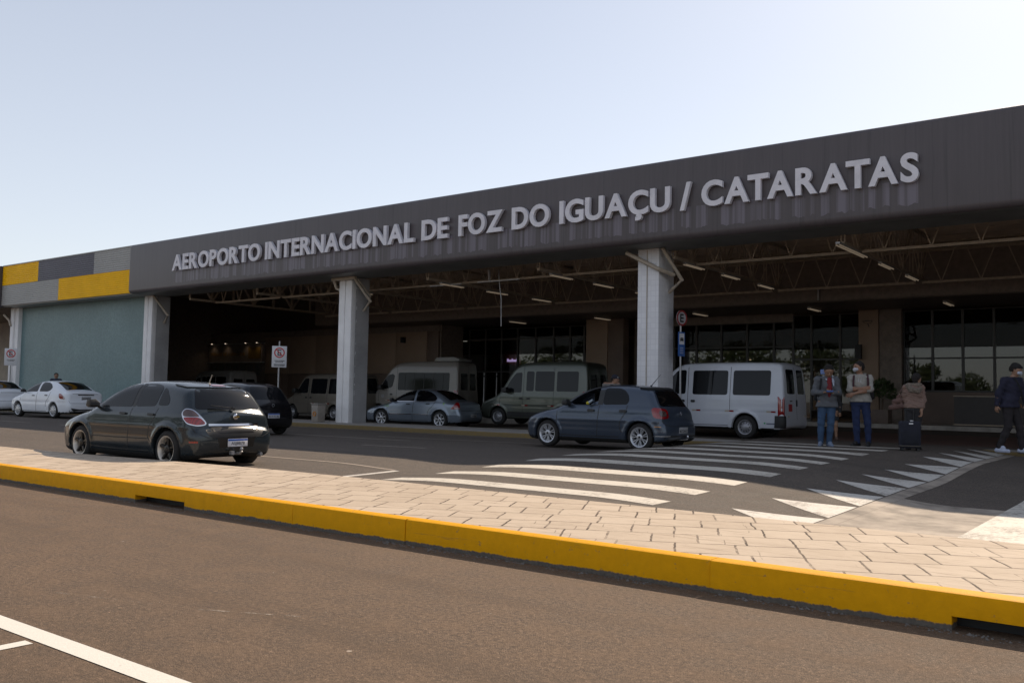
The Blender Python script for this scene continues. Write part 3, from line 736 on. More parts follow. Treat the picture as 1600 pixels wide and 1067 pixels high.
# loose conduit hanging from the truss between the middle columns
b = MB(); b.tube([(-18.9, 24.0, 5.6), (-18.86, 24, 5.2), (-18.76, 24, 4.6), (-18.74, 24, 3.68)], .018, 8)
tag(b.build('hanging_conduit', M['galv'], smooth='auto'), 'thin pale conduit hanging loose from the truss between the middle columns', 'conduit')
b = MB(); b.box(-19.8, -18.02, 23.97, 24.03, 5.215, 5.25); b.bar((-19.28, 24, 5.25), (-19.32, 24, 5.63), .09, .03)
tag(b.build('cable_tray', M['sign_white']), 'short white cable tray dangling below the truss left of the hanging conduit', 'cable tray')
b = MB(); b.box(-22.0, -20.55, 23.97, 24.03, 5.205, 5.24)
tag(b.build('cable_tray', M['sign_white']), 'white cable tray on the truss chord, nearer the second column', 'cable tray')
b = MB(); b.box(-10.75, -10.69, 31.9, 31.96, 4.92, 5.3); tag(b.build('junction_bracket', M['galv']), 'small grey bracket fixed to the bulkhead right of the tiled column', 'bracket')

# ================================================================ SIGNS
def disc(b, r, c, y0, y1, n=32):
    b.lathe([(0, y0), (r, y0), (r, y1), (0, y1)], n, (c[0], c[1], c[2]), 'y')
def letterE(b, x, z, s, y, th=.004, t=.17):
    w_, h = s*.62, s
    b.box(x-w_/2, x-w_/2+s*t, y-th, y, z-h/2, z+h/2)
    for zz in (z-h/2, z-s*t/2, z+h/2-s*t): b.box(x-w_/2+s*t, x+w_/2, y-th, y, zz, zz+s*t)
def ring(b, r0, r1, c, y0, y1, n=36):
    b.lathe([(r0, y0), (r1, y0), (r1, y1), (r0, y1), (r0, y0)], n, c, 'y')
def noparking(name, x, y, z, w_, h_, pole, label, lines=2, pz=0):
    t = empty(name, (x, y, pz), R(58), label=label, cat='sign')
    b = MB(); b.box(-w_/2, w_/2, -.006, .006, z-h_/2-pz, z+h_/2-pz); pl_ = b.build('sign_plate', M['sign_white'], t, bevel=.003)
    r = w_*.36; cz = z+h_/2-r-.06*w_/.6-pz
    b = MB(); ring(b, r*.78, r, (0, 0, cz), -.013, -.006); b.bar((-r*.6, -.010, cz+r*.6), (r*.6, -.010, cz-r*.6), .004, r*.17, up=(0,0,1)); b.build('red_ring', M['sign_red'], pl_)
    b = MB(); letterE(b, 0, cz, r*1.15, -.0075, .0035); b.build('letter', M['black'], pl_)
    b = MB()
    for i, (lw, dz) in enumerate([(.62, .0), (.5, -.055), (.7, -.17), (.66, -.22)][:lines+1]):
        X0 = -w_*lw/2; zz = cz-r-.10-pz*0+dz*(h_/.95)
        while X0 < w_*lw/2: l = random.uniform(.02, .035); b.box(X0, X0+l, -.009, -.0065, zz-.014, zz+.014); X0 += l+.012
    b.build('small_print', M['black'], pl_)
    b = MB(); b.tube([(0, .035, 0), (0, .035, pole-pz)], .028, 10); b.build('pole', M['galv'], t, smooth='auto')
    return t
random.seed(4)
noparking('no_parking_sign', -25.55, 20.2, 2.56, .50, .74, 3.1, 'white rectangular no parking sign with crossed-out E beside the second column', 3, .13)
noparking('no_parking_sign', -46.5, 20.5, 2.80, .56, .84, 3.2, 'white rectangular no parking sign with crossed-out E at the far left by the mosaic wall', 1, .12)
t = empty('bus_stop_sign', (-11.55, 23.0, .27), R(76), label='round E sign above a blue bus stop plate, right of the tiled column', cat='sign')
b = MB(); b.tube([(0, .035, 0), (0, .035, 3.5)], .028, 10); b.build('pole', M['galv'], t, smooth='auto')
b = MB(); disc(b, .22, (0, 0, 3.34), -.006, .006); q = b.build('round_plate', M['plate_shaded'], t)
b = MB(); ring(b, .17, .22, (0, 0, 3.34), -.012, -.006); b.build('red_ring', M['red_shaded'], q)
b = MB(); letterE(b, 0, 3.34, .24, -.0065, .004, .2); b.build('letter', M['black'], q)
b = MB(); b.box(-.14, .14, -.006, .006, 2.27, 2.95); q = b.build('blue_plate', M['sign_blue'], t, bevel=.004)
b = MB(); b.box(-.10, .10, -.010, -.006, 2.60, 2.91); q2 = b.build('bus_panel', M['sign_white'], q)
b = MB(); b.box(-.07, .07, -.014, -.010, 2.70, 2.76); b.box(-.06, .06, -.014, -.010, 2.765, 2.79); b.box(-.055, -.03, -.014, -.01, 2.68, 2.7); b.box(.03, .055, -.014, -.01, 2.68, 2.7); b.build('bus_symbol', M['black'], q2)
b = MB()
for zz in (2.50, 2.45, 2.40, 2.35): b.box(-.07, .07, -.009, -.006, zz, zz+.012)
b.build('small_print', M['sign_white'], q)

# ---- litter bin, planter, posts, information counter
t = empty('litter_bin', (-25.45, 21.95, .275), label='small grey litter bin with orange ring at the foot of the second column', cat='bin')
b = MB(); b.prism([(-.17, -.17), (.17, -.17), (.17, .17), (-.17, .17)], 0, .62, 'z')
for i, v in enumerate(b.v): b.v[i] = (v[0]*(1+.15*v[2]), v[1]*(1+.15*v[2]), v[2])
b.build('bin_body', simple('bin_grey', (.25,.22,.19), .6), t, bevel=.02)
b = MB(); ring(b, .05, .09, (0, 0, .3), -.20, -.175); b.build('ring_mark', simple('bin_orange', (.40,.16,.03), .5), t)
b = MB(); b.box(-.2, .2, -.2, .2, .62, .68); b.build('lid', simple('bin_lid', (.2,.18,.16), .6), t, bevel=.02)
def leafmass(n, rx, rz, z0, s, seed):
    rnd = random.Random(seed); b = MB()
    for i in range(n):
        a = rnd.uniform(0, 6.28); e = rnd.uniform(-.4, 1.3); r = rnd.uniform(.3, 1)**.5
        c = Vector((math.cos(a)*math.cos(e)*rx*r, math.sin(a)*math.cos(e)*rx*r, z0+rz*(math.sin(e)*r+.3)))
        dv = Vector((rnd.uniform(-1, 1), rnd.uniform(-1, 1), rnd.uniform(-.2, 1))).normalized(); sdv = dv.cross(Vector((rnd.random(), rnd.random(), .3))).normalized()
        l = s*rnd.uniform(.7, 1.4)
        b.add([c, c+dv*l*.5+sdv*l*.2, c+dv*l, c+dv*l*.5-sdv*l*.2], [(0, 1, 2, 3)])
    return b
M['leaf'] = simple('leaf_green', (.045,.07,.022), .5, var=.5, scale=3)
M['bark'] = simple('bark', (.11,.08,.055), .9, var=.4, scale=8)
def planter(x, y, h, label, seed):
    t = empty('potted_plant', (x, y, FL), label=label, cat='plant')
    b = MB(); b.box(-.28, .28, -.28, .28, 0, .5); b.build('pot', simple('planter_box', (.15,.11,.09), .6), t, bevel=.015)
    b = MB(); b.tube([(0, 0, .45), (.03, .02, h*.6)], .03, 6); b.build('stem', M['bark'], t)
    leafmass(520, .48, h*.36, h*.60, .15, seed).build('foliage', M['leaf'], t)
planter(-9.2, 34.2, 1.5, 'bushy potted plant in a square brown box against the dark pillar', 1)
t = empty('information_counter', (-5.6, 33.2, FL), label='dark brown counter panel with faint orange lettering at the right under the windows', cat='counter')
b = MB(); b.box(-1.0, 2.4, -.06, 0, .1, 1.0); pn = b.build('counter_panel', simple('counter_dark', (.035,.028,.026), .5), t); b = MB(); b.box(-1.02, 2.42, -.075, .02, 1.0, 1.03); b.box(-1.02, 2.42, -.075, .02, .05, .09); b.build('rail', M['steel'], t)
me, V = text_mesh('Entrada', .0)
sc_ = .16/ (V[:,1].max()-V[:,1].min())
for v in me.vertices: v.co = (v.co.x*sc_+.30, -.066, v.co.y*sc_+.68)
me.materials.clear(); link('lettering', me, simple('orange_letters', (.30,.12,.02), .5), pn)
t = empty('barrier_post', (-25.1, 31.0, FL), label='thin steel queue post nearer the white passenger van', cat='post', group='queue posts by the glass front')
b = MB(); b.lathe([(0, 0), (.16, 0), (.16, .02), (.03, .04), (.025, 1.7), (.03, 1.72), (0, 1.74)], 14); b.build('post', M['galv'], t, smooth='auto'); b = MB(); b.box(-.03, .03, -.03, .03, 1.55, 1.62); b.build('belt_head', M['black'], t)
c = copy_tree(t); c.location = (-24.4, 31.0, FL); c['label'] = 'thin steel queue post nearer the grey-green van'

# ================================================================ TREES behind the camera (they show in the glass)
def tree(x, y, h, cr, label, seed):
    rnd = random.Random(seed); t = empty('tree', (x, y, 0), label=label, cat='tree', group='trees across the near road')
    b = MB(); b.tube([(0,0,-.1),(.05,.03,h*.25),(-.04,.05,h*.5),(.05,0,h*.8)], [.2,.16,.11,.03], 8)
    for i in range(5):
        a = i*1.3; b.tube([(0,0,h*(.35+.07*i)), (math.cos(a)*cr*.6, math.sin(a)*cr*.6, h*(.55+.07*i))], [.07,.02], 6)
    b.build('trunk', M['bark'], t, smooth='auto')
    m = MB()
    for i in range(9):
        a = rnd.uniform(0, 6.28); rr = rnd.uniform(.2, .75)*cr; q = leafmass(130, cr*.5, cr*.4, 0, .42, rnd.random())
        c = (math.cos(a)*rr, math.sin(a)*rr, h*rnd.uniform(.5, .85)); m.add([(v[0]+c[0], v[1]+c[1], v[2]+c[2]) for v in q.v], q.f)
    m.build('crown', M['leaf'], t)
random.seed(21)
for i in range(16):
    tree(-70+7.5*i+random.uniform(-2, 2), -32+random.uniform(-5, 5), random.uniform(3.5, 6.0), random.uniform(1.8, 3.0), 'leafy tree across the road behind the photographer, mirrored in the glass', i)

random.seed(31)
for i in range(11):
    tree(-24-5.2*i+random.uniform(-1.5, 1.5), -15+random.uniform(-2.5, 1.5), random.uniform(6, 8.5), random.uniform(2.6, 3.4), 'tall leafy tree beside the near road, behind the photographer, mirrored in the car doors', 40+i)

def lamp_light(x, y, z, e, c=(1, .78, .55)):
    l = bpy.data.lights.new('downlight_glow', 'SPOT'); l.energy = e; l.color = c; l.spot_size = R(130); l.spot_blend = .8; l.shadow_soft_size = .08
    o = bpy.data.objects.new('downlight_glow', l); COL.objects.link(o); o.location = (x, y, z)
for X_ in (-49.4, -48.0, -46.0, -44.9): lamp_light(X_, 33.75, 4.2, 1.6)
for X_, Z_ in ((-16.3, 4.68), (-13.9, 4.7)): lamp_light(X_, 36.7, Z_, 14)
# ================================================================ IMPLICIT SURFACES -> MESHES (vehicles and people)
def chaikin(P, it=2, closed=True, keep=()):
    P = [tuple(p) for p in P]
    for _ in range(it):
        Q = []; n = len(P)
        for i in range(n if closed else n-1):
            a, b = P[i], P[(i+1) % n]
            Q.append((a[0]*.75+b[0]*.25, a[1]*.75+b[1]*.25)); Q.append((a[0]*.25+b[0]*.75, a[1]*.25+b[1]*.75))
        if not closed: Q = [P[0]]+Q+[P[-1]]
        P = Q
    return P
def sd_poly(px, py, P):
    P = np.asarray(P, float); d = np.full(px.shape, 1e9); s = np.zeros(px.shape, bool); n = len(P)
    for i in range(n):
        ax, ay = P[i]; bx_, by_ = P[(i+1) % n]
        ex, ey = bx_-ax, by_-ay; wx, wy = px-ax, py-ay
        t = np.clip((wx*ex+wy*ey)/(ex*ex+ey*ey+1e-12), 0, 1)
        d = np.minimum(d, (wx-ex*t)**2+(wy-ey*t)**2)
        if abs(ey) > 1e-12:
            c = ((ay <= py) & (by_ > py)) | ((by_ <= py) & (ay > py))
            s ^= c & (px < ax+(py-ay)*ex/ey)
    d = np.sqrt(d); return np.where(s, -d, d)
def round_poly(P, r, n=4):
    P = [np.array(p, float) for p in P]; Q = []; m = len(P)
    for i in range(m):
        a, b, c = P[i-1], P[i], P[(i+1) % m]; la, lc = np.linalg.norm(a-b), np.linalg.norm(c-b)
        k = min(r, la*.45, lc*.45); p0, p1 = b+(a-b)/la*k, b+(c-b)/lc*k
        for j in range(n+1):
            t = j/n; Q.append(tuple((1-t)**2*p0+2*t*(1-t)*b+t*t*p1))
    return Q
class Table:
    """signed distance to a polygon, tabulated once"""
    def __init__(s, P, h=.0125, m=.45):
        P = np.asarray(P); s.lo = P.min(0)-m; s.h = h; n = ((P.max(0)+m-s.lo)/h).astype(int)+2
        g = np.meshgrid(s.lo[0]+h*np.arange(n[0]), s.lo[1]+h*np.arange(n[1]), indexing='ij'); s.n = n
        s.T = sd_poly(g[0].ravel(), g[1].ravel(), P).reshape(n)
    def __call__(s, x, z):
        u = np.clip((x-s.lo[0])/s.h, 0, s.n[0]-1.001); v = np.clip((z-s.lo[1])/s.h, 0, s.n[1]-1.001)
        i = u.astype(int); j = v.astype(int); a = u-i; b = v-j; T = s.T
        return (T[i, j]*(1-a)+T[i+1, j]*a)*(1-b)+(T[i, j+1]*(1-a)+T[i+1, j+1]*a)*b
def smax(a, b, k): h = np.maximum(k-np.abs(a-b), 0)/k; return np.maximum(a, b)+h*h*k*.25
def smin(a, b, k): return -smax(-a, -b, k)
def grad(f, V, e=.002):
    g = np.zeros_like(V)
    for i in range(3):
        d = np.zeros(3); d[i] = e
        a, b = V+d, V-d
        g[:, i] = (f(a[:, 0], a[:, 1], a[:, 2])-f(b[:, 0], b[:, 1], b[:, 2]))/(2*e)
    return g
def surface_net(f, lo, hi, h, newton=3):
    ax = [np.arange(lo[i]-h, hi[i]+2*h, h) for i in range(3)]
    G = np.meshgrid(*ax, indexing='ij'); v = f(*[g.ravel() for g in G]).reshape(G[0].shape)
    nx, ny, nz = v.shape; ins = v < 0
    acc = np.zeros((nx-1, ny-1, nz-1, 3)); cnt = np.zeros((nx-1, ny-1, nz-1))
    sl = lambda o, k: slice(o, (k-1+o))
    offs = [(i, j, k) for i in (0, 1) for j in (0, 1) for k in (0, 1)]
    for a in range(3):
        for o in offs:
            if o[a]: continue
            p = list(o); p[a] = 1
            A = v[sl(o[0], nx), sl(o[1], ny), sl(o[2], nz)]; B = v[sl(p[0], nx), sl(p[1], ny), sl(p[2], nz)]
            c = (A < 0) != (B < 0)
            t = np.where(c, A/np.where(c, A-B, 1), 0)
            for d in range(3): acc[..., d] += np.where(c, o[d]+(t if d == a else 0), 0)
            cnt += c
    m = cnt > 0; idx = -np.ones(m.shape, int); idx[m] = np.arange(m.sum())
    I = np.argwhere(m); V = (I+acc[m]/cnt[m][:, None])*h+np.array([a[0] for a in ax])
    F = []
    for a in range(3):
        b, c_ = (a+1) % 3, (a+2) % 3
        s0 = [slice(None)]*3; s1 = [slice(None)]*3; s0[a] = slice(0, -1); s1[a] = slice(1, None)
        e = ins[tuple(s0)] != ins[tuple(s1)]; E = np.argwhere(e)
        E = E[(E[:, b] > 0) & (E[:, c_] > 0) & (E[:, b] < v.shape[b]-1) & (E[:, c_] < v.shape[c_]-1)]
        if not len(E): continue
        q = []
        for db, dc in ((1, 1), (0, 1), (0, 0), (1, 0)):
            K = E.copy(); K[:, b] -= db; K[:, c_] -= dc; q.append(idx[K[:, 0], K[:, 1], K[:, 2]])
        q = np.stack(q, 1); flip = ins[E[:, 0], E[:, 1], E[:, 2]]
        q[~flip] = q[~flip][:, ::-1]; F.append(q)
    F = np.concatenate(F); F = F[(F >= 0).all(1)]
    for _ in range(newton):
        d = f(V[:, 0], V[:, 1], V[:, 2]); g = grad(f, V); n2 = np.maximum((g**2).sum(1), .05)
        st = -(d/n2)[:, None]*g; L = np.linalg.norm(st, axis=1, keepdims=True); V = V+st*np.minimum(1, h*.6/np.maximum(L, 1e-9))
    return V, F
def patch_geo(f, poly, O, U, Vv, N, off=.003, skin=.012, step=.05, t0=1.6, tmax=3.2):
    """polygon drawn on a plane, dropped along -N on to the surface f=0, with a turned-in edge"""
    O, U, Vv, N = [np.array(a, float) for a in (O, U, Vv, N)]
    B = []; n = len(poly)
    for i in range(n):
        a, b = np.array(poly[i]), np.array(poly[(i+1) % n]); k = max(1, int(np.linalg.norm(b-a)/step))
        for j in range(k): B.append(a+(b-a)*j/k)
    B = np.array(B); nb = len(B)
    lo, hi = B.min(0), B.max(0); gx, gy = np.meshgrid(np.arange(lo[0]+step*.5, hi[0], step), np.arange(lo[1]+step*.5, hi[1], step))
    gi = np.stack([gx.ravel(), gy.ravel()], 1)
    if len(gi): gi = gi[sd_poly(gi[:, 0], gi[:, 1], B) < -step*.35]
    A = np.concatenate([B, gi]) if len(gi) else B
    r = delaunay_2d_cdt([Vector(p) for p in A], [(i, (i+1) % nb) for i in range(nb)], [], 1, 1e-6)
    pts = np.array([p[:] for p in r[0]]); F = [tuple(t) for t in r[2]]
    W = O+pts[:, :1]*U+pts[:, 1:2]*Vv+N*t0; t = np.zeros(len(W))
    for _ in range(26):
        Q = W-N*t[:, None]; d = f(Q[:, 0], Q[:, 1], Q[:, 2]); t = np.minimum(t+d*.85, tmax)
    Q = W-N*t[:, None]; g = grad(f, Q, .004); g /= np.maximum(np.linalg.norm(g, axis=1, keepdims=True), 1e-6)
    # outline ring: edges used once
    from collections import Counter
    ec = Counter(); di = {}
    for fc in F:
        for i in range(3): e = (fc[i], fc[(i+1) % 3]); k = tuple(sorted(e)); ec[k] += 1; di[k] = e
    outer = Q+g*off; inner = Q-g*skin
    bad = np.abs(f(Q[:, 0], Q[:, 1], Q[:, 2])) > .03
    if bad.any():
        F = [f_ for f_ in F if not bad[list(f_)].any()]; ec = Counter(); di = {}
        for fc in F:
            for i in range(3): e = (fc[i], fc[(i+1) % 3]); k = tuple(sorted(e)); ec[k] += 1; di[k] = e
        Q[bad] = Q[~bad].mean(0) if (~bad).any() else 0
        outer = Q+g*off; inner = Q-g*skin
    bd = [di[k] for k, c in ec.items() if c == 1]
    V = np.concatenate([outer, inner]); m = len(outer)
    nrm = np.cross(np.array(U), np.array(Vv)); flip = nrm@N < 0
    FF = [f_[::-1] if flip else f_ for f_ in F]
    for a, b in bd:
        FF.append((b, a, a+m, b+m) if not flip else (a, b, b+m, a+m))
    return V, FF
def strip_poly(P, w_):
    P = [np.array(p, float) for p in P]; L = []; Rr = []
    for i, p in enumerate(P):
        d = P[min(i+1, len(P)-1)]-P[max(i-1, 0)]; d /= np.linalg.norm(d); n = np.array([-d[1], d[0]])*w_/2
        L.append(p+n); Rr.append(p-n)
    return L+Rr[::-1]
def clean_mesh(name, V, F, mats, parent=None, mi=None, smooth=True, sharp=None):
    me = bpy.data.meshes.new(name); me.from_pydata([tuple(v) for v in V], [], [tuple(int(i) for i in f) for f in F])
    ms = mats if isinstance(mats, list) else [mats]
    for m in ms: me.materials.append(m)
    if mi is not None: me.polygons.foreach_set('material_index', mi)
    o = link(name, me, ms, parent, smooth)
    if sharp:
        try: me.set_sharp_from_angle(angle=R(sharp))
        except Exception: pass
    return o

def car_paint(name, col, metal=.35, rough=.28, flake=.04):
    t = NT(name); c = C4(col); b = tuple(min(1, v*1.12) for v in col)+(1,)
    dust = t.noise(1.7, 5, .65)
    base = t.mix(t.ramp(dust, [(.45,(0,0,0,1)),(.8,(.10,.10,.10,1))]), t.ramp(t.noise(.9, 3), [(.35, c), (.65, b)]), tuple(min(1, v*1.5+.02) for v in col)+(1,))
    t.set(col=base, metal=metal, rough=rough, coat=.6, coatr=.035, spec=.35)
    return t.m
M['car_glass'] = simple('tinted_car_glass', (.008,.009,.011), .03, var=.05, spec=.26)
M['car_glass_dark'] = simple('dark_car_glass', (.004,.004,.005), .05, var=.05, spec=.22)
M['rubber'] = simple('tyre_rubber', (.018,.017,.017), .85, var=.3, scale=12)
M['trim'] = simple('black_plastic_trim', (.018,.018,.019), .5, var=.2)
M['under'] = simple('underbody', (.006,.006,.006), .9)
M['chrome'] = simple('chrome', (.62,.62,.64), .12, 1.0, var=.02)
M['rim_silver'] = simple('silver_rim', (.50,.51,.54), .3, .55, var=.05)
M['rim_dark'] = simple('dark_rim', (.035,.033,.032), .3, .6)
M['steel_rim'] = simple('steel_rim', (.32,.32,.34), .4, .5, var=.15)
def lamp_mat(name, col, rough=.12):
    t = NT(name); wv = t.n('ShaderNodeTexWave'); wv.inputs['Scale'].default_value = 14; t.l(t.co(), wv.inputs[0])
    t.set(col=t.mix(wv.outputs['Fac'], C4(col), C4(tuple(c*.55 for c in col))), rough=rough, coat=1, coatr=.02); return t.m
M['tail_red'] = lamp_mat('red_lamp', (.30,.006,.008)); M['tail_smoke'] = lamp_mat('smoked_lamp', (.10,.06,.055)); M['tail_clear'] = lamp_mat('clear_lamp', (.55,.52,.52))
M['head_clear'] = lamp_mat('headlamp', (.45,.47,.50)); M['amber'] = lamp_mat('amber_lamp', (.5,.18,.02))
M['plate_grey'] = simple('grey_plate', (.30,.30,.31), .45); M['plate_white'] = simple('white_plate', (.62,.62,.66), .45); M['plate_blue'] = simple('plate_blue', (.02,.10,.42), .4)
M['skin'] = simple('skin', (.30,.17,.11), .55, var=.08)

class Car:
    def __init__(s, sp):
        s.sp = sp; s.prof = np.array(chaikin(sp['prof'], 2)); s.L = sp['L']; s.W = sp['W']
        sec = chaikin(sp['sec'], 2, False); s.sz = [p[0] for p in sec]; s.sw = [p[1] for p in sec]
        pl = chaikin(sp['plan'], 2, False); s.px = [p[0] for p in pl]; s.pw = [p[1] for p in pl]
        s.ax = sp['axles']; s.wr = sp['wr']; s.ar = sp.get('arch', s.wr+.05)
        s.tab = Table(s.prof); s.htab = [(Table(p), a_, b_) for p, a_, b_ in sp.get('holes', [])]
        s.k = sp.get('k', .11); s.kx = sp.get('kx', .05); s.parts = []
    def f(s, x, y, z):
        sp = s.sp; xc = s.L*.5; ay = np.abs(y)
        a = s.tab(xc+(x-xc)*(1+s.kx*y*y), z+sp.get('crown', .03)*y*y*4)
        hw = np.interp(z, s.sz, s.sw)+np.interp(x, s.px, s.pw)
        if 'nose_taper' in sp: hw = hw+sp['nose_taper']*np.clip((sp['cowl']-x)/sp['cowl'], 0, 1)*np.clip((z-.6)/.3, 0, 1)
        for w_ in s.ax:
            r = np.hypot(x-w_, z-s.wr)
            hw = hw+sp.get('flare', .018)*np.exp(-((r-s.ar-.03)/.045)**2)
        for (z0, dz, amt) in sp.get('creases', []): hw = hw+amt*np.exp(-((z-z0)/dz)**2)
        b = (ay-hw)*.93
        d = smax(a, b, s.k)
        for w_ in s.ax:
            r = np.hypot(x-w_, z-s.wr); c = np.maximum(r-s.ar, (s.W/2-.34)-ay)
            d = smax(d, -c, .012)
        for (x0, x1, y0, y1, z0, z1) in sp.get('cavity', []):
            q = np.maximum(np.maximum(np.abs(x-(x0+x1)/2)-(x1-x0)/2, np.abs(y-(y0+y1)/2)-(y1-y0)/2), np.abs(z-(z0+z1)/2)-(z1-z0)/2)
            d = np.maximum(d, -q)
        for (tb_, y0, y1) in s.htab:
            q = np.maximum(tb_(x, z), np.maximum(y0-y, y-y1)); d = np.maximum(d, -q)
        return d
    FR = {'L': ((0,0,0),(1,0,0),(0,0,1),(0,-1,0)), 'R': ((0,0,0),(1,0,0),(0,0,1),(0,1,0)), 'B': ((0,0,0),(0,1,0),(0,0,1),(1,0,0)),
          'F': ((0,0,0),(0,1,0),(0,0,1),(-1,0,0)), 'T': ((0,0,0),(1,0,0),(0,1,0),(0,0,1))}
    def fr(s, pl):
        if pl in s.FR: return s.FR[pl]
        q = .70710678
        return {'BL': ((0,0,0),(q,q,0),(0,0,1),(q,-q,0)), 'BR': ((0,0,0),(-q,q,0),(0,0,1),(q,q,0)),
                'FL': ((0,0,0),(q,-q,0),(0,0,1),(-q,-q,0)), 'FR': ((0,0,0),(q,q,0),(0,0,1),(-q,q,0))}[pl]
    def geo(s, pl, poly, off=.004, skin=.012, smooth=1, step=.05):
        O, U, V_, N = s.fr(pl)
        if smooth: poly = round_poly(poly, {1: .07, 2: .14}.get(smooth, smooth))
        H = s.prof[:, 1].max(); q = .7071
        t0 = {'B': s.L+.15, 'BL': (s.L+s.W/2)*q+.1, 'BR': (s.L+s.W/2)*q+.1, 'T': H+.1, 'L': s.W/2+.15, 'R': s.W/2+.15, 'F': .15, 'FL': s.W/2*q+.1, 'FR': s.W/2*q+.1}[pl]
        return patch_geo(s.f, poly, O, U, V_, N, off, skin, step, t0, t0+1.2)
    def body(s, parent, mat, h=.03, extra=()):
        lo = (s.prof[:, 0].min()-.05, -s.W/2-.08, s.prof[:, 1].min()-.02); hi = (s.prof[:, 0].max()+.05, s.W/2+.08, s.prof[:, 1].max()+.03)
        V, F = surface_net(s.f, lo, hi, h); c = V[F].mean(1)
        under = (c[:, 2] < s.sp.get('under_z', .24)) | (c[:, 1]**2 < (s.W/2-.10)**2) & (np.min([np.hypot(c[:, 0]-w_, c[:, 2]-s.wr) for w_ in s.ax], axis=0) < s.ar+.02)
        for (x0, x1, y0, y1, z0, z1) in s.sp.get('cavity', []):
            under |= (c[:, 0] > x0-.02) & (c[:, 0] < x1+.02) & (c[:, 1] > y0-.02) & (c[:, 1] < y1+.02) & (c[:, 2] > z0-.02) & (c[:, 2] < z1+.02)
        mi = under.astype(int)
        V = [V]; F = [f_ for f_ in F]; mi = list(mi); n = len(V[0])
        for (pl, poly, mslot, sm_) in extra:
            v, f_ = s.geo(pl, poly, .0022, .004, sm_, .06); V.append(v); F += [tuple(i+n for i in q) for q in f_]; mi += [mslot]*len(f_); n += len(v)
        return clean_mesh('body', np.concatenate(V), F, [mat, M['under'], M['trim']], parent, mi, True, 50)
    def patch(s, name, pl, poly, mat, parent, off=.004, skin=.012, smooth=1, step=.05):
        V, F = s.geo(pl, poly, off, skin, smooth, step); return clean_mesh(name, V, F, mat, parent, None, True, 50)
    def both(s, name, poly, mat, parent, **k):
        return [s.patch(name, pl, poly, mat, parent, **k) for pl in ('L', 'R')]

def wheel(parent, x, y, r, wd, side, style, turn=0):
    """side: -1 faces -Y"""
    rr = r*style.get('rim', .66); o = MB(); sg = side
    prof = [(rr*.98, -wd/2), (rr+.015, -wd/2-.006), (r-.035, -wd/2), (r-.008, -wd*.38), (r, -wd*.25), (r, wd*.25), (r-.008, wd*.38), (r-.035, wd/2), (rr+.015, wd/2+.006), (rr*.98, wd/2)]
    o.lathe(prof, 40, (0, 0, 0), 'y'); o.v = [(v[0]+x, v[1]+y, v[2]+r) for v in o.v]
    w_ = empty('wheel', parent=parent)
    o.build('tyre', M['rubber'], w_, smooth='auto')
    f0 = sg*wd/2           # outer face plane offset
    m = MB(); fy = lambda d: y+f0-sg*d
    def lat(pr, n=40):
        q = MB(); q.lathe([(a, -sg*b) for a, b in pr], n, (0, 0, 0), 'y'); m.add([(v[0]+x, v[1]+y+f0, v[2]+r) for v in q.v], q.f)
    m.k = 0; lat([(rr+.004, -.004), (rr-.012, .0), (rr-.03, .02), (rr-.045, .09)])
    m.k = 1; lat([(rr-.03, .10), (.0, .10)])
    m.k = 0; kind = style['kind']
    if kind == 'spoke':
        n = style['n']; wsp = style.get('w', .045); pair = style.get('pair', 0)
        for i in range(n):
            for dp in ((-pair, pair) if pair else (0,)):
                a = 2*math.pi*i/n+.3; c = lambda q, t: (x+q*math.cos(t), fy(0), r+q*math.sin(t))
                a0 = a+dp*style.get('pin', .2); a1 = a+dp
                p0 = Vector((x+.04*math.cos(a0), fy(.028), r+.04*math.sin(a0))); p1 = Vector((x+(rr-.012)*math.cos(a1), fy(.012), r+(rr-.012)*math.sin(a1)))
                d = (p1-p0).normalized(); sd_ = d.cross(Vector((0, 1, 0))).normalized()
                w0, w1 = wsp*.55, wsp*style.get('grow', 1.0)
                v = []
                for p, ww in ((p0, w0), (p1, w1)):
                    for e, dy in ((-1, .012), (-.55, 0), (.55, 0), (1, .012), (1, .04), (-1, .04)): v.append(p+sd_*ww/2*e+Vector((0, -sg*dy*1.0, 0)))
                m.k = style.get('sm', 0)
                m.add(v, [(j, (j+1) % 6, 6+(j+1) % 6, 6+j) for j in range(6)]+[tuple(range(6)), tuple(range(11, 5, -1))])
        m.k = style.get('sm', 0); lat([(.075, .045), (.07, .018), (.05, .012), (0, .010)], 24)
        m.k = 1; lat([(.028, .009), (.026, .006), (0, .006)], 16)
    elif kind == 'steel':
        lat([(rr-.045, .05), (rr-.07, .035), (.10, .015), (.085, -.0), (.05, -.012), (0, -.014)])
        m.k = 1
        for i in range(style.get('holes', 10)):
            a = 2*math.pi*i/style.get('holes', 10); c = (x+rr*.62*math.cos(a), r+rr*.62*math.sin(a))
            m.add([(c[0]+.017*math.cos(t), fy(.022), c[1]+.017*math.sin(t)) for t in [k*math.pi/4 for k in range(8)]], [tuple(range(8))])
    elif kind == 'cap':
        m.k = 0; lat([(rr-.02, .02), (rr-.04, -.004), (rr*.45, -.012), (.04, -.018), (0, -.02)])
        m.k = 1
        for i in range(9):
            a = 2*math.pi*i/9; da = .16
            q = [(rr*.84, a-da*.55), (rr*.84, a+da*.55), (rr*.42, a+da*.5), (rr*.42, a-da*.5)]
            m.add([(x+p*math.cos(t), fy(-.0135+(.006 if p > rr*.6 else 0)), r+p*math.sin(t)) for p, t in q], [(0, 1, 2, 3)])
    m.build('rim', [style.get('m0', M['rim_silver']), style.get('m1', M['black'])], w_, smooth='auto')
    return w_

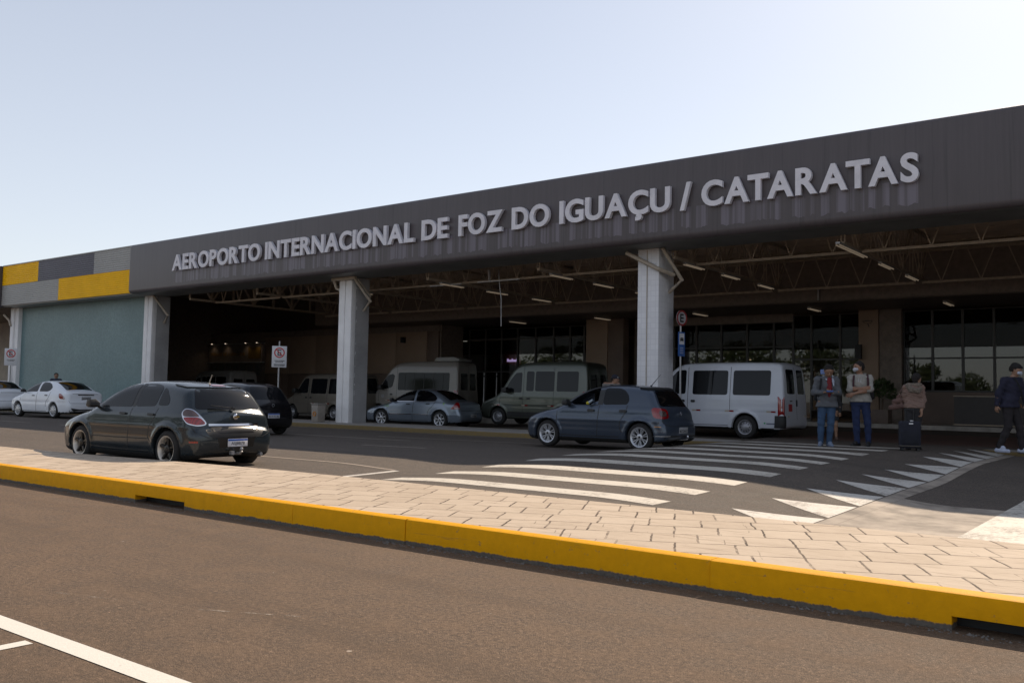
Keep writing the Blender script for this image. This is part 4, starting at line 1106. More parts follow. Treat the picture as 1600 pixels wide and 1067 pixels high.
def plate_obj(parent, x, y, z, tilt, kind, text, w_=.40, h=.13):
    b = MB(); b.box(-.004, .004, -w_/2, w_/2, -h/2, h/2)
    o = b.build('number_plate', M['plate_white'] if kind == 'new' else M['plate_grey'], parent, bevel=.003)
    o.location = (x, y, z); o.rotation_euler = (0, tilt, 0)
    if kind == 'new':
        b = MB(); b.box(.004, .006, -w_/2+.004, w_/2-.004, h/2-.034, h/2-.004); b.build('blue_band', M['plate_blue'], o)
    me, V = text_mesh(text, .012); hh = V[:, 1].max()-V[:, 1].min(); s1 = (.062 if kind == 'new' else .058)/hh; ww = V[:, 0].max()-V[:, 0].min(); sx = min(s1*1.2, w_*.86/ww)
    for v in me.vertices: v.co = (.0065, (v.co.x-V[:, 0].min()-ww/2)*sx, (v.co.y-V[:, 1].min())*s1-h/2+.018)
    me.materials.clear(); link('plate_text', me, M['black'], o)
    return o
def mirror_pair(c, parent, x, z, mat, s_=1, out=.10):
    for sg in (-1, 1):
        m = MB(); hw = np.interp(z-.05, c.sz, c.sw)
        y0 = sg*(hw-.03); y1 = sg*(hw+out); y2 = sg*(hw+out+.12*s_)
        m.k = 0; prof = [(x-.10*s_, z), (x-.07*s_, z+.12*s_), (x+.05*s_, z+.13*s_), (x+.06*s_, z), (x-.02*s_, z-.03)]
        n = len(prof); v = [(p[0]+.03, y1*.4+y0*.6, p[1]*.5+z*.5) for p in prof]+[(p[0], y1, p[1]) for p in prof]+[(p[0]+.01, y2, p[1]*.92+z*.08+.005) for p in prof]
        f = [(i, (i+1) % n, n+(i+1) % n, n+i) for i in range(n)]+[(n+i, n+(i+1) % n, 2*n+(i+1) % n, 2*n+i) for i in range(n)]+[tuple(range(n)), tuple(range(2*n, 3*n))]
        m.add(v, f); m.bar((x+.02, y0, z-.03), (x, y1*.8+y0*.2, z+.02), .05, .04)
        m.build('wing_mirror', mat, parent, bevel=.012)
def handle(c, parent, x, z, mat, pl, w_=.17, h=.035, off=.028):
    return c.patch('door_handle', pl, [(x, z-h/2), (x+w_, z-h/2+.004), (x+w_, z+h/2), (x, z+h/2)], mat, parent, off=off, skin=0, smooth=2, step=.03)

def seams(lines, w_=.016):
    out = []
    for L in lines:
        for pl in ('L', 'R'): out.append((pl, strip_poly(chaikin(L, 2, False), w_), 2, 0))
    return out
# ================================================================ THE VEHICLES
def common(c, root, sp, paint, wheel_style, wd=.20):
    for x in c.ax:
        for sg in (-1, 1): wheel(root, x, sg*(c.W/2-wd/2-sp.get('inset', .025)), c.wr, wd, sg, wheel_style)
    ub = MB(); ub.box(.5, c.L-.5, -c.W/2+.32, c.W/2-.32, c.prof[:, 1].min()-.02, c.prof[:, 1].min()+.2); ub.build('underbody', M['under'], root)
def place(root, x, y, z, rz=0):
    root.location = (x, y, z); root.rotation_euler = (0, 0, rz)

# ---- dark hatchback in the sun
def hatch_green():
    sp = dict(L=4.25, W=1.76, wr=.315, axles=(.90, 3.51), arch=.36, k=.12, kx=.055, flare=.022,
        prof=[(.14,.19),(.03,.26),(0,.40),(.01,.58),(.08,.70),(.32,.80),(.75,.905),(1.10,.975),(1.42,1.165),(1.80,1.355),(2.15,1.44),(2.6,1.465),(3.1,1.45),(3.5,1.40),(3.76,1.345),(3.83,1.30),(3.99,1.09),(4.05,.99),(4.12,.93),(4.15,.80),(4.16,.72),(4.235,.665),(4.25,.52),(4.24,.33),(4.16,.235),(3.95,.20),(3.6,.185),(.6,.185)],
        sec=[(.15,.80),(.24,.845),(.40,.868),(.58,.876),(.74,.872),(.86,.858),(.925,.84),(.965,.812),(1.06,.775),(1.2,.715),(1.33,.645),(1.42,.57),(1.5,.50)],
        plan=[(-.1,-.30),(.05,-.20),(.25,-.07),(.55,-.01),(.9,0),(3.3,0),(3.75,-.015),(4.05,-.05),(4.25,-.10),(4.4,-.2)], creases=[(.69,.03,.006),(.30,.03,-.004)])
    c = Car(sp); root = empty('parked_car'); paint = car_paint('dark_green_grey_paint', (.022,.030,.036), .35, .22)
    ex = seams([[(1.18,.955),(1.16,.6),(1.24,.30)], [(2.46,.97),(2.43,.6),(2.40,.27)], [(1.24,.285),(2.2,.265),(3.02,.27)], [(3.19,.985),(3.17,.85),(3.02,.66),(3.0,.5),(3.08,.42)]])
    ex += [(p_, strip_poly([(1.28,.47),(2.0,.465),(3.0,.475)], .022), 2, 0) for p_ in ('L', 'R')]
    ex += [('B', strip_poly([(-.78,.70),(-.74,.60),(-.55,.525),(0,.515),(.55,.525),(.74,.60),(.78,.70)], .012), 2, 0), ('BL', strip_poly([(2.0,.64),(2.35,.66)], .01), 2, 0)]
    ex += [('B', [(-.52,.53),(-.60,.66),(.60,.66),(.52,.53)], 2, 1)]
    c.body(root, paint, .028, ex); common(c, root, sp, paint, dict(kind='spoke', n=5, w=.075, rim=.70, grow=.8, sm=1, m0=simple('polished_lip', (.62,.55,.47), .3, .35), m1=M['rim_dark']), .21)
    G = M['car_glass']
    fdoor = [(1.34,.985),(1.62,1.175),(1.90,1.30),(2.12,1.365),(2.40,1.395),(2.42,.995)]
    rdoor = [(2.52,1.0),(2.50,1.395),(2.82,1.392),(3.02,1.36),(3.10,1.30),(3.08,1.02)]
    quart = [(3.14,1.03),(3.13,1.335),(3.22,1.30),(3.40,1.15),(3.43,1.06),(3.38,1.035)]
    for q in (fdoor, rdoor, quart): c.both('window', q, G, root, smooth=1)
    c.both('pillar_trim', [(2.425,.995),(2.41,1.395),(2.495,1.395),(2.515,1.0)], M['trim'], root, smooth=0, off=.003)
    c.patch('windscreen', 'T', [(1.10,-.60),(1.06,0),(1.10,.60),(1.90,.50),(1.92,0),(1.90,-.50)], G, root)
    rw_ = c.patch('rear_window', 'B', [(-.66,.99),(-.60,1.13),(-.53,1.31),(-.30,1.335),(.30,1.335),(.53,1.31),(.60,1.13),(.66,.99),(.3,.975),(-.3,.975)], G, root, smooth=1)
    w = MB(); w.bar((4.10,.0,1.005), (4.06,-.42,1.05), .03, .015); w.bar((4.12,.02,.985), (4.1,-.03,1.01), .06, .05); w.build('rear_wiper', M['trim'], root, bevel=.005)
    sp_ = c.patch('spoiler', 'B', [(-.56,1.335),(-.56,1.385),(.56,1.385),(.56,1.335)], paint, root, off=.02, smooth=1)
    c.patch('brake_light', 'B', [(-.13,1.352),(-.13,1.374),(.13,1.374),(.13,1.352)], M['tail_red'], sp_, off=.026, smooth=0)
    q = .7071
    for pl in ('BL', 'BR'):
        fr_ = c.patch('tail_lamp', pl, [(2.14,.93),(2.20,1.0),(2.32,.985),(2.46,.87),(2.56,.735),(2.42,.705),(2.25,.745),(2.17,.84)], M['chrome'], root, off=.006, smooth=2, step=.03)
        c.patch('smoked_lens', pl, [(2.165,.93),(2.21,.982),(2.315,.967),(2.40,.895),(2.43,.865),(2.185,.865)], M['tail_smoke'], fr_, off=.012, smooth=1, step=.03)
        c.patch('red_lens', pl, [(2.19,.852),(2.44,.852),(2.535,.745),(2.42,.722),(2.26,.758),(2.20,.82)], M['tail_red'], fr_, off=.012, smooth=1, step=.03)
        c.patch('reflector', pl, [(2.30,.44),(2.30,.47),(2.44,.47),(2.44,.44)], M['tail_red'], root, off=.004, smooth=0)
    c.patch('handle_recess', 'B', [(-.40,.60),(-.52,.70),(.52,.70),(.40,.60)], M['rim_dark'], root, off=.003, smooth=1)
    c.patch('chrome_strip', 'B', [(-.50,.712),(-.50,.75),(0,.742),(.50,.75),(.50,.712),(0,.704)], M['chrome'], root, off=.012, smooth=0)
    b = MB(); b.lathe([(0,.0),(.05,.0),(.052,-.012),(.036,-.02),(0,-.022)], 24, (0,0,0), 'x'); bd_ = b.build('badge', M['chrome'], root, smooth='auto'); bd_.location = (4.165,0,.865); bd_.rotation_euler = (0,R(0),R(180)); bd_.scale = (1.6,1,1)
    b = MB(); b.box(.02,.03,-.045,.045,-.012,.012); b.build('badge_bar', simple('gold_bar', (.6,.38,.08), .25, .8), bd_).location = (-.053,0,0)
    plate_obj(root, 4.258, 0, .435, 0, 'new', 'ASJ8B78')
    c.patch('plate_recess', 'B', [(-.34,.36),(-.38,.52),(.38,.52),(.34,.36)], M['rim_dark'], root, off=.003, smooth=0)
    t = MB(); t.tube([(4.1,.0,.24),(4.33,.0,.26),(4.36,0,.30)], .022, 10); t.lathe([(0,-.03),(.02,-.026),(.03,0),(.02,.026),(0,.03)], 12, (4.36,0,.335)); t.box(4.25,4.31,-.16,-.10,.24,.30); t.build('tow_hitch', M['galv'], root, smooth='auto')
    t = MB(); t.tube([(3.75,.55,.22),(4.2,.55,.22)], .03, 12); t.build('exhaust', M['galv'], root, smooth='auto')
    t = MB(); t.tube([(3.42,0,1.41),(3.50,0,1.56)], [.012,.006], 8); t.lathe([(.03,0),(.02,.02),(0,.025)], 10, (3.42,0,1.405)); t.build('aerial', M['pipe'], root, smooth='auto')
    mirror_pair(c, root, 1.42, .985, M['trim'], .95, .08)
    for x in (2.16, 2.98):
        for pl in ('L', 'R'): handle(c, root, x, .875, M['trim'] , pl)
    for pl in ('FL', 'FR'): c.patch('headlamp', pl, [(-.30+.2,.62),(-.32+.2,.76),(.20,.80),(.34,.74),(.2,.60)], M['head_clear'], root, smooth=1)
    c.patch('grille', 'F', [(-.45,.50),(-.5,.66),(.5,.66),(.45,.50)], M['trim'], root, off=.006); c.patch('lower_grille', 'F', [(-.6,.26),(-.62,.38),(.62,.38),(.6,.26)], M['trim'], root, off=.006)
    c.both('side_lamp', [(1.0,.86),(1.0,.885),(1.045,.885),(1.045,.86)], M['head_clear'], root, smooth=0, off=.006)
    place(root, -17.14, 9.24, .05, R(2.0))
    tag(root, 'dark green-grey hatchback with polished wheel lips, sunlit beside the paving', 'car')
hatch_green()

# ---- blue-grey hatchback with its driver
def hatch_grey():
    hole = chaikin([(1.30,.985),(1.56,1.17),(1.85,1.31),(2.02,1.365),(2.12,1.375),(2.14,.995)], 1)
    sp = dict(L=3.90, W=1.66, wr=.31, axles=(.77, 3.24), arch=.355, k=.11, kx=.055, flare=.02,
        prof=[(.12,.20),(.02,.28),(0,.42),(.01,.58),(.06,.70),(.28,.80),(.65,.90),(1.0,.965),(1.35,1.17),(1.70,1.35),(2.0,1.435),(2.4,1.465),(2.9,1.46),(3.25,1.415),(3.42,1.37),(3.50,1.30),(3.66,1.05),(3.76,.96),(3.80,.86),(3.81,.70),(3.87,.64),(3.90,.50),(3.89,.34),(3.82,.26),(3.6,.22),(.5,.20)],
        sec=[(.15,.76),(.25,.80),(.42,.822),(.58,.828),(.72,.824),(.86,.812),(.935,.795),(.97,.772),(1.08,.735),(1.2,.685),(1.33,.62),(1.42,.55),(1.5,.48)],
        plan=[(-.1,-.28),(.05,-.18),(.22,-.07),(.5,-.01),(.8,0),(3.0,0),(3.4,-.01),(3.7,-.04),(3.9,-.09),(4.0,-.18)], creases=[(.66,.035,.010),(.48,.035,-.004),(.80,.03,-.003)],
        cavity=[(1.78,2.9,-.5,.5,.95,1.27),(1.25,2.95,-.66,.66,.62,1.02),(1.80,2.14,-.70,-.4,.98,1.20)], holes=[(hole,-1.2,-.3)])
    c = Car(sp); root = empty('parked_car'); paint = car_paint('blue_grey_paint', (.050,.066,.095), .45, .28)
    ex = seams([[(1.06,.955),(1.04,.6),(1.10,.32)], [(2.20,.985),(2.17,.6),(2.15,.29)], [(1.10,.30),(2.0,.285),(2.72,.30)], [(2.92,1.0),(2.90,.84),(2.76,.66),(2.74,.5),(2.80,.40)]])
    ex += [('B', strip_poly([(-.72,.70),(-.68,.60),(-.5,.56),(.5,.56),(.68,.60),(.72,.70)], .012), 2, 0)]
    ex += [('B', [(-.70,.24),(-.72,.36),(.72,.36),(.70,.24)], 2, 1)]
    c.body(root, paint, .028, ex)
    common(c, root, sp, paint, dict(kind='spoke', n=7, w=.028, rim=.70, pair=.16, pin=.6, grow=1.25, m0=M['rim_silver']), .185)
    G = M['car_glass']
    c.patch('window', 'R', [(1.30,.985),(1.56,1.17),(1.85,1.31),(2.02,1.365),(2.12,1.375),(2.14,.995)], G, root)
    c.both('window', [(2.28,1.0),(2.26,1.38),(2.62,1.375),(2.78,1.33),(2.90,1.22),(2.94,1.10),(2.90,1.015)], G, root, smooth=1)
    c.both('pillar_trim', [(2.145,.995),(2.125,1.38),(2.255,1.385),(2.275,1.0)], M['trim'], root, smooth=0, off=.003)
    c.patch('window_seal', 'L', strip_poly(chaikin([(1.27,.975),(1.56,1.185),(1.85,1.325),(2.02,1.38),(2.13,1.388)], 2, False), .02), M['trim'], root, smooth=0, off=.004)
    c.patch('window_seal', 'L', strip_poly([(1.27,.978),(2.15,.988)], .018), M['trim'], root, smooth=0, off=.004)
    c.patch('windscreen', 'T', [(1.02,-.58),(.98,0),(1.02,.58),(1.78,.48),(1.80,0),(1.78,-.48)], G, root)
    c.patch('rear_window', 'B', [(-.60,.99),(-.54,1.15),(-.48,1.33),(.48,1.33),(.54,1.15),(.60,.99)], M['car_glass_dark'], root, smooth=1)
    sp_ = c.patch('spoiler', 'B', [(-.56,1.34),(-.56,1.375),(.56,1.375),(.56,1.34)], M['trim'], root, off=.035, smooth=1)
    for pl in ('BL', 'BR'):
        fr_ = c.patch('tail_lamp', pl, [(1.97,.735),(1.94,.92),(1.99,.955),(2.26,.93),(2.31,.88),(2.34,.735),(2.2,.715)], M['tail_red'], root, off=.010, smooth=1, step=.03)
        c.patch('smoked_lens', pl, [(2.10,.77),(2.08,.895),(2.24,.885),(2.28,.77)], M['tail_smoke'], fr_, off=.015, smooth=1, step=.03)
        c.patch('reflector', pl, [(1.98,.545),(1.98,.56),(2.12,.555),(2.12,.54)], M['amber'], root, off=.006, smooth=0)
    c.patch('bumper_trim', 'BL', [(1.85,.335),(1.85,.355),(2.35,.36),(2.35,.34)], M['galv'], root, off=.004, smooth=0)
    b = MB(); ring(b, .032, .042, (0,0,0), -.006, .006); b.bar((-.02,0,.028),(0,0,-.028),.008); b.bar((.02,0,.028),(0,0,-.028),.008); bd_ = b.build('badge', M['chrome'], root); bd_.rotation_euler = (0,0,R(90)); bd_.location = (3.83,0,.83)
    plate_obj(root, 3.895, 0, .47, R(4), 'old', 'BCT2H17'); w = MB(); w.bar((3.74,0,1.0),(3.70,-.36,1.02),.025,.015); w.build('rear_wiper', M['trim'], root)
    t = MB(); t.tube([(3.75,.0,.26),(3.98,.0,.28),(4.0,0,.30)], .02, 10); t.lathe([(0,-.03),(.02,-.026),(.03,0),(.02,.026),(0,.03)], 12, (4.0,0,.335)); t.build('tow_hitch', M['chrome'], root, smooth='auto')
    t = MB(); t.tube([(3.08,0,1.44),(3.32,0,1.70)], [.01,.004], 8); t.lathe([(.03,0),(.02,.02),(0,.025)], 10, (3.08,0,1.435)); t.build('aerial', M['trim'], root, smooth='auto')
    mirror_pair(c, root, 1.36, .99, M['trim'], .95, .07)
    for x in (1.90, 2.74):
        for pl in ('L', 'R'): handle(c, root, x, .865, M['trim'], pl, .18, .055)
    for pl in ('FL', 'FR'): c.patch('headlamp', pl, [(-.10,.60),(-.12,.74),(.20,.79),(.30,.74),(.18,.59)], M['head_clear'], root, smooth=1)
    c.patch('grille', 'F', [(-.5,.55),(-.5,.64),(.5,.64),(.5,.55)], M['trim'], root, off=.006); c.patch('lower_grille', 'F', [(-.6,.26),(-.62,.40),(.62,.40),(.6,.26)], M['trim'], root, off=.006)
    s = MB(); s.box(1.95,2.4,-.55,-.1,.6,.72); s.box(2.35,2.5,-.52,-.12,.7,1.18); s.box(1.95,2.4,.1,.55,.6,.72); s.box(2.35,2.5,.12,.52,.7,1.18); s.build('seat', M['trim'], root, bevel=.04)
    s = MB(); s.lathe([(.17,-.012),(.185,0),(.17,.012),(.155,0),(.17,-.012)], 24, (0,0,0),'x'); st = s.build('steering_wheel', M['black'], root); st.location = (1.72,-.34,.93); st.rotation_euler = (0,R(-20),0)
    place(root, -13.02, 18.35, .19, R(-.8))
    tag(root, 'blue-grey hatchback with the driver\'s window open, before the tiled column', 'car')
hatch_grey()

# ---- saloons
def saloon(name, sp, paint, G, ws, lamp_poly, lab, loc, rz=0, plate=None, extra=None, wd=.2):
    c = Car(sp); root = empty('parked_car'); wx = sp['win']
    ex = seams(sp['seams']); ex += [('B', strip_poly([(-.7,sp['bump']+.1),(-.66,sp['bump']),(.66,sp['bump']),(.7,sp['bump']+.1)], .012), 2, 0), ('B', strip_poly([(-.55,sp['deck']),(.55,sp['deck'])], .012), 2, 0)]
    ex += [('B', [(-.66,.24),(-.70,.33),(.70,.33),(.66,.24)], 2, 1)]
    c.body(root, paint, .032, ex); common(c, root, sp, paint, ws, wd)
    for q in wx: c.both('window', q, G, root, smooth=1)
    c.patch('windscreen', 'T', sp['ws'], G, root)
    c.patch('rear_window', 'T', sp['rw'], M['car_glass_dark'], root, smooth=1)
    for pl in ('BL', 'BR'):
        fr_ = c.patch('tail_lamp', pl, lamp_poly[0], M['tail_red'], root, off=.008, smooth=1, step=.04)
        if len(lamp_poly) > 1: c.patch('clear_lens', pl, lamp_poly[1], M['tail_clear'], fr_, off=.013, smooth=1, step=.03)
    for x, z in sp['handles']:
        for pl in ('L', 'R'): handle(c, root, x, z, sp.get('hm', M['trim']), pl, .16, .035)
    mirror_pair(c, root, sp['mx'], sp['mz'], M['trim'], .9, .07)
    for pl in ('FL', 'FR'): c.patch('headlamp', pl, [(-.10,.58),(-.12,.70),(.20,.75),(.30,.70),(.18,.57)], M['head_clear'], root, smooth=1)
    c.patch('grille', 'F', [(-.4,.5),(-.45,.62),(.45,.62),(.4,.5)], M['trim'], root, off=.006)
    if plate: plate_obj(root, plate[0], 0, plate[1], 0, 'old', plate[2])
    if extra: extra(c, root)
    place(root, *loc, rz); tag(root, lab, 'car'); return root

sp_vec = dict(L=4.59, W=1.76, wr=.325, axles=(.93, 3.63), arch=.37, k=.11, kx=.05, flare=.018,
    prof=[(.14,.20),(.03,.27),(0,.42),(.01,.56),(.07,.68),(.32,.77),(.8,.88),(1.2,.95),(1.55,1.15),(1.95,1.36),(2.3,1.44),(2.75,1.465),(3.15,1.43),(3.5,1.32),(3.85,1.13),(4.02,1.045),(4.25,1.02),(4.42,1.0),(4.47,.93),(4.49,.78),(4.56,.64),(4.59,.52),(4.57,.34),(4.48,.25),(4.2,.22),(.6,.19)],
    sec=[(.15,.80),(.25,.845),(.42,.872),(.58,.878),(.72,.872),(.86,.86),(.93,.842),(.97,.815),(1.08,.775),(1.2,.72),(1.33,.65),(1.42,.57),(1.5,.5)],
    plan=[(-.1,-.30),(.05,-.2),(.25,-.07),(.55,-.01),(.9,0),(3.6,0),(4.1,-.02),(4.4,-.06),(4.6,-.12),(4.7,-.2)], creases=[(.50,.02,.008)],
    seams=[[(1.24,.945),(1.22,.6),(1.28,.29)], [(2.44,.97),(2.42,.6),(2.40,.27)], [(1.28,.28),(2.2,.26),(3.12,.27)], [(3.42,.99),(3.30,.8),(3.12,.66),(3.10,.45)]],
    win=[[(1.42,.98),(1.70,1.16),(2.0,1.31),(2.2,1.365),(2.42,1.39),(2.44,.99)], [(2.53,.99),(2.51,1.39),(2.85,1.385),(3.12,1.33),(3.38,1.20),(3.48,1.09),(3.40,1.0)]],
    ws=[(1.20,-.6),(1.16,0),(1.20,.6),(2.02,.5),(2.05,0),(2.02,-.5)], rw=[(3.22,-.50),(3.20,0),(3.22,.50),(3.92,.58),(3.97,0),(3.92,-.58)],
    deck=.90, bump=.66, handles=[(2.12,.87),(3.02,.89)], mx=1.5, mz=.98)
def vx(c, root):
    c.both('side_moulding', strip_poly([(1.32,.50),(2.38,.50)], .025), M['chrome'], root, smooth=0, off=.006); c.both('side_moulding', strip_poly([(2.46,.50),(3.12,.50)], .025), M['chrome'], root, smooth=0, off=.006)
    c.both('belt_trim', strip_poly([(1.42,.968),(2.4,.978),(3.4,.985)], .02), M['chrome'], root, smooth=0, off=.005)
    g = simple('green_sticker', (.16,.33,.05), .5)
    for x0, h in ((1.02,.08),(1.09,.10),(1.16,.09),(1.24,.11)): c.patch('sticker', 'L', [(x0,.76),(x0+.015,.76+h),(x0+.065,.76+h*.8),(x0+.055,.76)], g, root, smooth=0, off=.004, step=.1)
    c.patch('sticker', 'L', [(3.78,.88),(3.78,.94),(3.87,.95),(3.84,.87)], g, root, smooth=0, off=.004, step=.1)
saloon('a', sp_vec, car_paint('silver_blue_paint', (.20,.235,.285), .5, .3), M['car_glass_dark'], dict(kind='spoke', n=7, w=.06, rim=.70, grow=1.3, m0=M['rim_silver']),
    [[(2.30,.72),(2.36,.80),(2.52,.97),(2.60,.97),(2.66,.72)], [(2.42,.74),(2.44,.765),(2.64,.765),(2.64,.74)]],
    'silver-blue saloon with green door sticker, parked beyond the island right of the second column', (-26.1, 25.45, .10), R(7.4), (4.6,.48,'ANR7J05'), vx)

sp_ver = dict(L=4.45, W=1.70, wr=.30, axles=(.86, 3.46), arch=.345, k=.12, kx=.05, flare=.015,
    prof=[(.14,.20),(.03,.27),(0,.42),(.01,.60),(.08,.74),(.32,.84),(.75,.945),(1.05,1.01),(1.40,1.21),(1.80,1.40),(2.15,1.485),(2.65,1.51),(3.1,1.47),(3.45,1.37),(3.85,1.18),(4.05,1.12),(4.25,1.10),(4.34,1.07),(4.37,.95),(4.38,.78),(4.43,.64),(4.45,.50),(4.43,.34),(4.36,.26),(4.1,.22),(.6,.19)],
    sec=[(.15,.77),(.25,.815),(.42,.842),(.58,.848),(.74,.845),(.88,.835),(.97,.82),(1.02,.795),(1.12,.76),(1.25,.70),(1.36,.635),(1.46,.56),(1.55,.5)],
    plan=[(-.1,-.30),(.05,-.2),(.25,-.07),(.55,-.01),(.9,0),(3.5,0),(3.95,-.02),(4.25,-.06),(4.45,-.12),(4.6,-.2)], creases=[(.62,.05,-.008)],
    seams=[[(1.06,.99),(1.04,.6),(1.12,.29)], [(2.26,1.02),(2.24,.6),(2.22,.27)], [(1.12,.28),(2.1,.26),(2.94,.27)], [(3.20,1.03),(3.12,.8),(2.94,.66),(2.93,.45)]],
    win=[[(1.32,1.03),(1.62,1.22),(1.90,1.36),(2.20,1.42),(2.24,1.04)], [(2.36,1.045),(2.33,1.425),(2.72,1.42),(3.0,1.35),(3.20,1.22),(3.12,1.10),(2.95,1.05)]],
    ws=[(1.05,-.58),(1.0,0),(1.05,.58),(1.90,.5),(1.93,0),(1.90,-.5)], rw=[(3.16,-.50),(3.14,0),(3.16,.50),(3.93,.56),(3.98,0),(3.93,-.56)],
    deck=.97, bump=.60, handles=[(1.94,.88),(2.86,.90)], mx=1.38, mz=1.03)
def ver(c, root):
    c.patch('boot_trim', 'B', [(-.34,.915),(-.34,.95),(.34,.95),(.34,.915)], M['rim_dark'], root, off=.012, smooth=0); c.patch('chrome_strip', 'B', [(-.34,.93),(-.34,.952),(-.1,.952),(-.1,.93)], M['chrome'], root, off=.016, smooth=0)
    c.patch('rear_apron', 'B', [(-.5,.24),(-.66,.42),(-.3,.36),(.3,.36),(.66,.42),(.5,.24)], M['trim'], root, off=.004, smooth=1)
white = car_paint('white_paint', (.74,.76,.80), 0, .3)
saloon('b', sp_ver, white, M['car_glass'], dict(kind='cap', rim=.72, m0=M['rim_silver']),
    [[(2.16,.78),(2.10,.97),(2.22,.98),(2.36,.86),(2.44,.77),(2.3,.76)], [(2.34,.785),(2.34,.87),(2.43,.785)]],
    'white saloon standing whole before the teal mosaic wall', (-39.93, 18.34, .13), R(4), (4.39,.80,'QOV9A21'), ver)
saloon('b', sp_ver, white, M['car_glass_dark'], dict(kind='steel', rim=.68, m0=M['steel_rim']),
    [[(2.16,.76),(2.10,.97),(2.30,.95),(2.42,.78),(2.3,.74)]],
    'white saloon at the far left edge, cut off by the frame', (-45.75, 18.3, .12), R(2), None, None)

# ---- black hatchback half hidden behind the dark green-grey one
def hatch_black():
    sp = dict(L=3.9, W=1.66, wr=.31, axles=(.77, 3.24), arch=.355, k=.11, kx=.055, flare=.012,
        prof=[(.12,.20),(.02,.28),(0,.42),(.01,.58),(.06,.70),(.28,.80),(.65,.90),(1.0,.965),(1.35,1.17),(1.70,1.36),(2.0,1.45),(2.4,1.485),(2.9,1.48),(3.25,1.44),(3.42,1.39),(3.54,1.26),(3.70,1.0),(3.80,.88),(3.83,.72),(3.87,.64),(3.90,.50),(3.89,.34),(3.82,.26),(3.6,.22),(.5,.20)],
        sec=[(.15,.76),(.25,.80),(.42,.822),(.58,.828),(.72,.824),(.86,.812),(.935,.795),(.97,.772),(1.08,.735),(1.2,.685),(1.33,.62),(1.42,.55),(1.5,.48)],
        plan=[(-.1,-.28),(.05,-.18),(.22,-.07),(.5,-.01),(.8,0),(3.0,0),(3.4,-.01),(3.7,-.04),(3.9,-.09),(4.0,-.18)])
    c = Car(sp); root = empty('parked_car'); paint = car_paint('black_paint', (.008,.008,.010), .2, .25)
    c.body(root, paint, .035, seams([[(2.20,.985),(2.17,.6),(2.15,.29)], [(2.92,1.0),(2.88,.8),(2.76,.66),(2.74,.45)]])); common(c, root, sp, paint, dict(kind='steel', rim=.68, m0=M['rim_dark']), .185)
    for q in ([(1.30,.985),(1.56,1.17),(1.85,1.31),(2.12,1.38),(2.14,.995)], [(2.28,1.0),(2.26,1.39),(2.66,1.385),(2.88,1.28),(2.96,1.08),(2.90,1.01)]): c.both('window', q, M['car_glass'], root)
    c.patch('rear_window', 'B', [(-.60,1.0),(-.50,1.35),(.50,1.35),(.60,1.0)], M['car_glass'], root); c.patch('windscreen', 'T', [(1.02,-.58),(.98,0),(1.02,.58),(1.78,.48),(1.80,0),(1.78,-.48)], M['car_glass'], root)
    for pl in ('BL', 'BR'): c.patch('tail_lamp', pl, [(2.05,.78),(2.03,.95),(2.24,.93),(2.28,.80)], M['tail_red'], root, off=.01)
    plate_obj(root, 3.90, 0, .55, 0, 'new', 'BDR3C46')
    b = MB(); ring(b, .03, .045, (0,0,0), -.006, .006); bd_ = b.build('badge', M['chrome'], root); bd_.rotation_euler = (0,0,R(90)); bd_.location = (3.85,0,.84)
    place(root, -24.6, 16.25, .12); tag(root, 'black hatchback in the shade, half hidden behind the dark green-grey hatchback', 'car')
hatch_black()

# ---- passenger vans
def van(sp, paint, lab, loc, G, doors_rear='two', rz=0, name='passenger_van', h=.04, ws=None, extra=None):
    c = Car(sp); root = empty(name)
    ex = seams(sp['seams'], .014)+[('B', strip_poly([(0,.55),(0,sp['H']-.12)], .014), 2, 0)]
    c.body(root, paint, h, ex); common(c, root, sp, paint, ws or dict(kind='steel', rim=.62, m0=M['steel_rim']), .2)
    for q in sp['win']:
        for o in c.both('window', q, G, root, smooth=1, step=.08): pass
    c.patch('windscreen', 'F', sp['ws'], G, root, smooth=1, step=.08)
    for q in sp['rwin']: c.patch('rear_window', 'B', q, G, root, smooth=1, step=.06)
    for q in sp['tail']:
        for pl in ('BL', 'BR'): c.patch('tail_lamp', pl, q, M['tail_red'], root, off=.010, smooth=0, step=.08)
    for q in sp.get('bump', []):
        for pl in ('BL', 'BR'): c.patch('bumper', pl, q, M['trim'], root, off=.02, smooth=0, step=.06)
    mirror_pair(c, root, sp['mx'], sp['mz'], M['trim'], 1.5, .12)
    for x, z in sp['handles']:
        for pl in ('L', 'R'): handle(c, root, x, z, M['trim'], pl, .13, .07, .02)
    for pl in ('FL', 'FR'): c.patch('headlamp', pl, sp['hl'], M['head_clear'], root, smooth=1)
    c.patch('grille', 'F', [(-.5,.55),(-.55,.75),(.55,.75),(.5,.55)], M['trim'], root, off=.006); c.patch('front_bumper', 'F', [(-.8,.25),(-.85,.48),(.85,.48),(.8,.25)], M['trim'], root, off=.02)
    if extra: extra(c, root)
    place(root, *loc, rz); tag(root, lab, 'van'); return root, c
red = M['tail_red']
def refl(xs, z):
    def f_(c, root):
        for x in xs:
            c.both('reflector', [(x,z),(x,z+.045),(x+.13,z+.045),(x+.13,z)], M['tail_red'], root, smooth=0, off=.004, step=.2); c.both('reflector', [(x-.13,z),(x-.13,z+.045),(x-.002,z+.045),(x-.002,z)], M['pipe'], root, smooth=0, off=.004, step=.2)
    return f_
vsec = lambda H, w: [(.2,w-.06),(.35,w-.015),(.6,w),(.9,w),(1.1,w-.005),(1.3,w-.03),(H-.45,w-.085),(H-.25,w-.11),(H-.08,w-.15),(H+.05,w-.2)]
